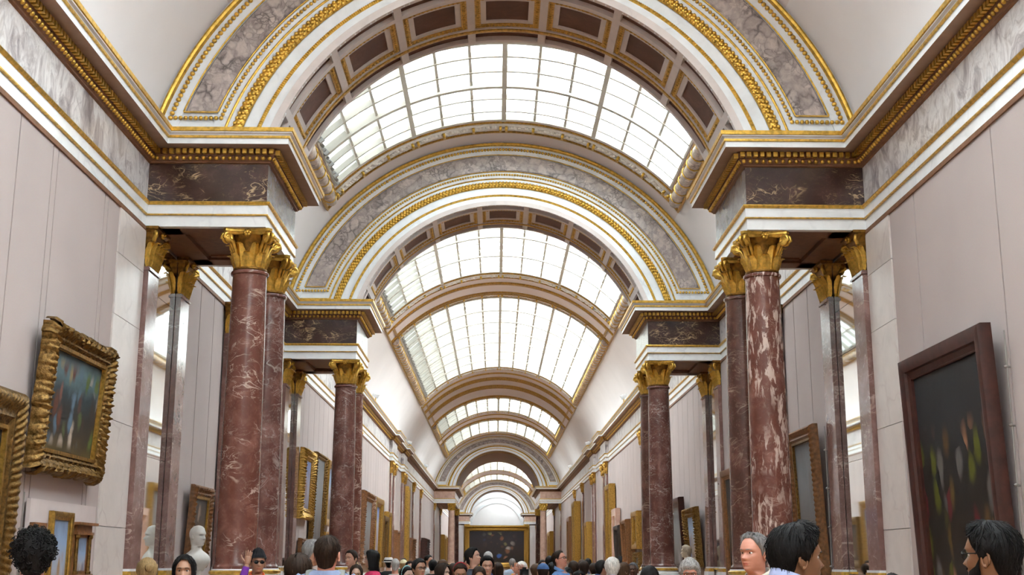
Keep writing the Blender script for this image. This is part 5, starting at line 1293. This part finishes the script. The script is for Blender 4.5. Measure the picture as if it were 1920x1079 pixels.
person(1.01, 20.0, 1.57, 5, 'short person with a fringe smiling at the viewer beside the blue shirt', S1, ('fringe', BLK, 0.018), (0.12, 0.1, 0.1), fem=True)
person(1.24, 22.0, 1.67, 190, 'distant person in grey right of the blue shirt', S1, ('short', DBR, 0.022), (0.2, 0.2, 0.22), detail=0)
person(1.02, 17.4, 1.53, 15, 'short person with sunglasses on the head in front of the raised phone', S2, ('long', BLK, 0.022), (0.05, 0.05, 0.06), fem=True, glasses=('sun', 0.208))
person(1.49, 23.0, 1.67, 185, 'person stretching one arm up to photograph with a phone', S1, ('short', DBR, 0.022), (0.3, 0.25, 0.22), arms={-1: ((-0.34, -0.10, -0.02), (-0.52, -0.26, 0.10), (-0.8, -0.4, 0.3), (0, -1, 0)), 'long': False})
person(1.90, 26.0, 1.63, 185, 'distant person with a white collar on the right', S2, ('short', DBR, 0.02), (0.08, 0.10, 0.14), collar=(0.7, 0.7, 0.7), detail=0)
person(1.68, 21.5, 1.68, 120, 'person in a magenta and navy top left of the lilac collar', S2, ('short', BLK, 0.022), (0.30, 0.03, 0.14), collar=(0.05, 0.06, 0.15))
person(1.45, 17.0, 1.71, 178, 'person in dark clothes with a lilac collar, back turned', S4, ('bob', WHT, 0.024), (0.10, 0.10, 0.12), collar=(0.52, 0.47, 0.60), strands=120)
person(1.90, 20.0, 1.65, 120, 'person in brown between the lilac collar and the red top', S4, ('long', BRN, 0.018), (0.2, 0.12, 0.08), fem=True)
person(2.34, 22.5, 1.65, -20, 'person in a red top with both hands raised beside the second right column', S5, ('crop', (0.10, 0.10, 0.11), 0.014), (0.45, 0.02, 0.05), arms={-1: ((-0.26, -0.18, -0.26), (-0.22, -0.22, 0.0), (0, -0.2, 1), (0, 1, 0)), 1: ((0.28, -0.15, -0.26), (0.24, -0.2, 0.0), (0, -0.2, 1), (0, 1, 0))})
person(1.56, 13.8, 1.60, 165, 'person in black holding one hand up below the second right column', S1, ('short', BLK, 0.026), (0.04, 0.04, 0.045), arms={-1: ((-0.30, -0.10, -0.34), (-0.36, -0.16, -0.02), (-0.5, -0.2, 1), (0, -1, 0)), 'long': False})

# more heads deep in the hall
for X, Y, H, f_, lb, hc, tp in ((-2.9, 38, 1.76, 190, 'distant person in green far along the left wall', DBR, (0.10, 0.16, 0.10)), (-0.9, 34, 1.74, 10, 'distant person in white in the middle distance left of centre', BLK, (0.6, 0.6, 0.6)),
        (-0.35, 30, 1.72, 180, 'distant person in khaki near the centre, back turned', DBR, (0.25, 0.22, 0.14)), (0.35, 36, 1.75, 175, 'distant person in pale blue near the centre', GRY, (0.35, 0.42, 0.55)),
        (1.5, 33, 1.73, 185, 'distant person in cream right of centre, back turned', BLN, (0.6, 0.55, 0.45)), (2.6, 37, 1.76, 200, 'distant person in navy far along the right wall', BLK, (0.05, 0.06, 0.12)),
        (0.95, 29, 1.70, 20, 'distant person in rust right of centre facing the viewer', DBR, (0.35, 0.12, 0.05)), (-1.5, 27.5, 1.70, 170, 'distant person in black left of centre, back turned', BLK, (0.03, 0.03, 0.03)),
        (1.9, 29.5, 1.71, 170, 'distant person in grey wool near the second right columns', BRN, (0.3, 0.29, 0.28)), (-1.1, 23.0, 1.69, 150, 'person in olive behind the glasses wearer', BRN, (0.17, 0.16, 0.08))):
    person(X, Y, H, f_, lb, S1, ('short', hc, 0.02), tp, detail=0)

# rucksack on the blue grey shirt (a thing of its own)
root = empty('rucksack', (-1.31, 8.8+0.0-0.13, 1.085)); tag(root, 'grey rucksack with black straps worn by the person in the blue grey shirt', 'rucksack')
m = MB(); m.loft([[(0.15*k*math.copysign(abs(math.cos(a))**0.6, math.cos(a)), -0.10+0.085*k*math.copysign(abs(math.sin(a))**0.6, math.sin(a)), z) for a in [2*PI*q/20 for q in range(20)]] for k, z in ((0.75, 0.0), (0.98, 0.03), (1.0, 0.2), (0.96, 0.36), (0.75, 0.42), (0.3, 0.435))])
m.build('pack_body', cloth((0.16, 0.165, 0.155)), root, smooth=4)
for s in (-1, 1):
    m = MB(); m.tube([(s*0.09, -0.02, 0.36), (s*0.105, 0.01, 0.452), (s*0.11, 0.10, 0.505), (s*0.12, 0.20, 0.47), (s*0.13, 0.255, 0.36), (s*0.15, 0.25, 0.20)], 0.030, 8, flat=0.28); m.build('shoulder_strap', cloth((0.20, 0.205, 0.19)), root, smooth=4)
m = MB(); m.tube([(-0.03, -0.03, 0.42), (-0.02, -0.03, 0.47), (0.02, -0.03, 0.47), (0.03, -0.03, 0.42)], 0.012, 6); m.build('grab_loop', cloth((0.02, 0.02, 0.02)), root, smooth=4)
# camera and phone
root = empty('camera', (0.32, 19.70, 1.50)); tag(root, 'black camera held up by the person in the orange jacket', 'camera')
m = MB(); m.box(-0.07, 0.07, -0.035, 0.035, -0.045, 0.045); m.box(-0.03, 0.03, -0.03, 0.03, 0.045, 0.075); m.build('camera_body', cloth((0.02, 0.02, 0.022), 0.4), root)
m = MB().lathe([(0.035, 0.0), (0.038, 0.02), (0.038, 0.09), (0.042, 0.10), (0.030, 0.095)], 16); m.xform(Matrix.Translation((0, -0.035, 0)) @ Matrix.Rotation(PI/2, 4, 'X')); m.build('lens', cloth((0.015, 0.015, 0.018), 0.25), root, smooth=SM)
root = empty('phone', (2.18, 23.30, 1.62), (0.2, 0, 0.2)); tag(root, 'black phone in the outstretched hand on the right', 'phone')
m = MB(); m.box(-0.04, 0.04, -0.004, 0.004, 0, 0.15); m.build('phone_case', cloth((0.02, 0.02, 0.02), 0.3), root)
MB().box(-0.036, 0.036, -0.0055, -0.004, 0.008, 0.142).build('phone_screen', cloth((0.05, 0.06, 0.07), 0.15), root)

# ------------------------------------------------------------------ marble busts
def bust(x, y, ztop, face, label, mat, sc, hairthick):
    root = empty('marble_bust', (x, y, 0), (0, 0, rad(face))); tag(root, label, 'bust')
    ch = ztop-0.236*sc; b = MB(); n = 40; pl = phis(n)
    zs = [0.2358]+list(np.arange(0.232, -0.012, -0.006))+[-0.02, -0.04, -0.06, -0.08, -0.10, -0.12, -0.14, -0.17, -0.21, -0.26, -0.31, -0.34]
    rows = []
    for z in zs:
        k = 1.0 if z > -0.22 else max(0.35, 1-(-0.22-z)*4.2)
        zq = z if z >= 0 else (z*0.5 if z > -0.09 else z+0.045)
        rows.append([tuple(Vector((p.x*k*sc, p.y*k*sc, zq*sc))) for p in [surf(ph, float(z)) for ph in pl]])
    b.loft(rows[::-1])
    for s in (-1, 1): b.ball((s*0.078*sc, 0.014*sc, 0.10*sc), (0.010*sc, 0.017*sc, 0.029*sc), 8, 6)
    b.build('bust_figure', mat, root, smooth=4).location = (0, 0, ch)
    m = hair_mesh('short', hairthick, 5, 40, 14, rough=0.6, curls=0); m.v = [tuple(Vector(p)*sc) for p in m.v]; m.build('carved_hair', mat, root, smooth=4).location = (0, 0, ch)
    zb = ch-0.295*sc
    MB().lathe([(0.12, zb-0.16), (0.12, zb-0.13), (0.07, zb-0.10), (0.06, zb-0.03), (0.08, zb+0.01)], 20).build('socle', mat, root, smooth=SM)
    m = MB(); m.box(-0.17, 0.17, -0.17, 0.17, 0, 0.12); m.box(-0.14, 0.14, -0.14, 0.14, 0.12, zb-0.24); m.box(-0.17, 0.17, -0.17, 0.17, zb-0.24, zb-0.16); m.build('plinth', 'grey_marble', root)
MAT['statue'] = plain('white_statuary_marble', (0.74, 0.71, 0.66), 0.4, var=0.06, scale=10)
MAT['statue_cream'] = plain('cream_statuary_marble', (0.60, 0.52, 0.40), 0.5, var=0.1, scale=10)
bust(-4.40, 18.02, 2.15, 62, 'white marble bust looking right in front of a small dark painting', 'statue', 1.2, 0.006)
bust(4.30, 29.15, 2.03, 250, 'cream marble bust half hidden above a head on the right', 'statue_cream', 1.1, 0.02)
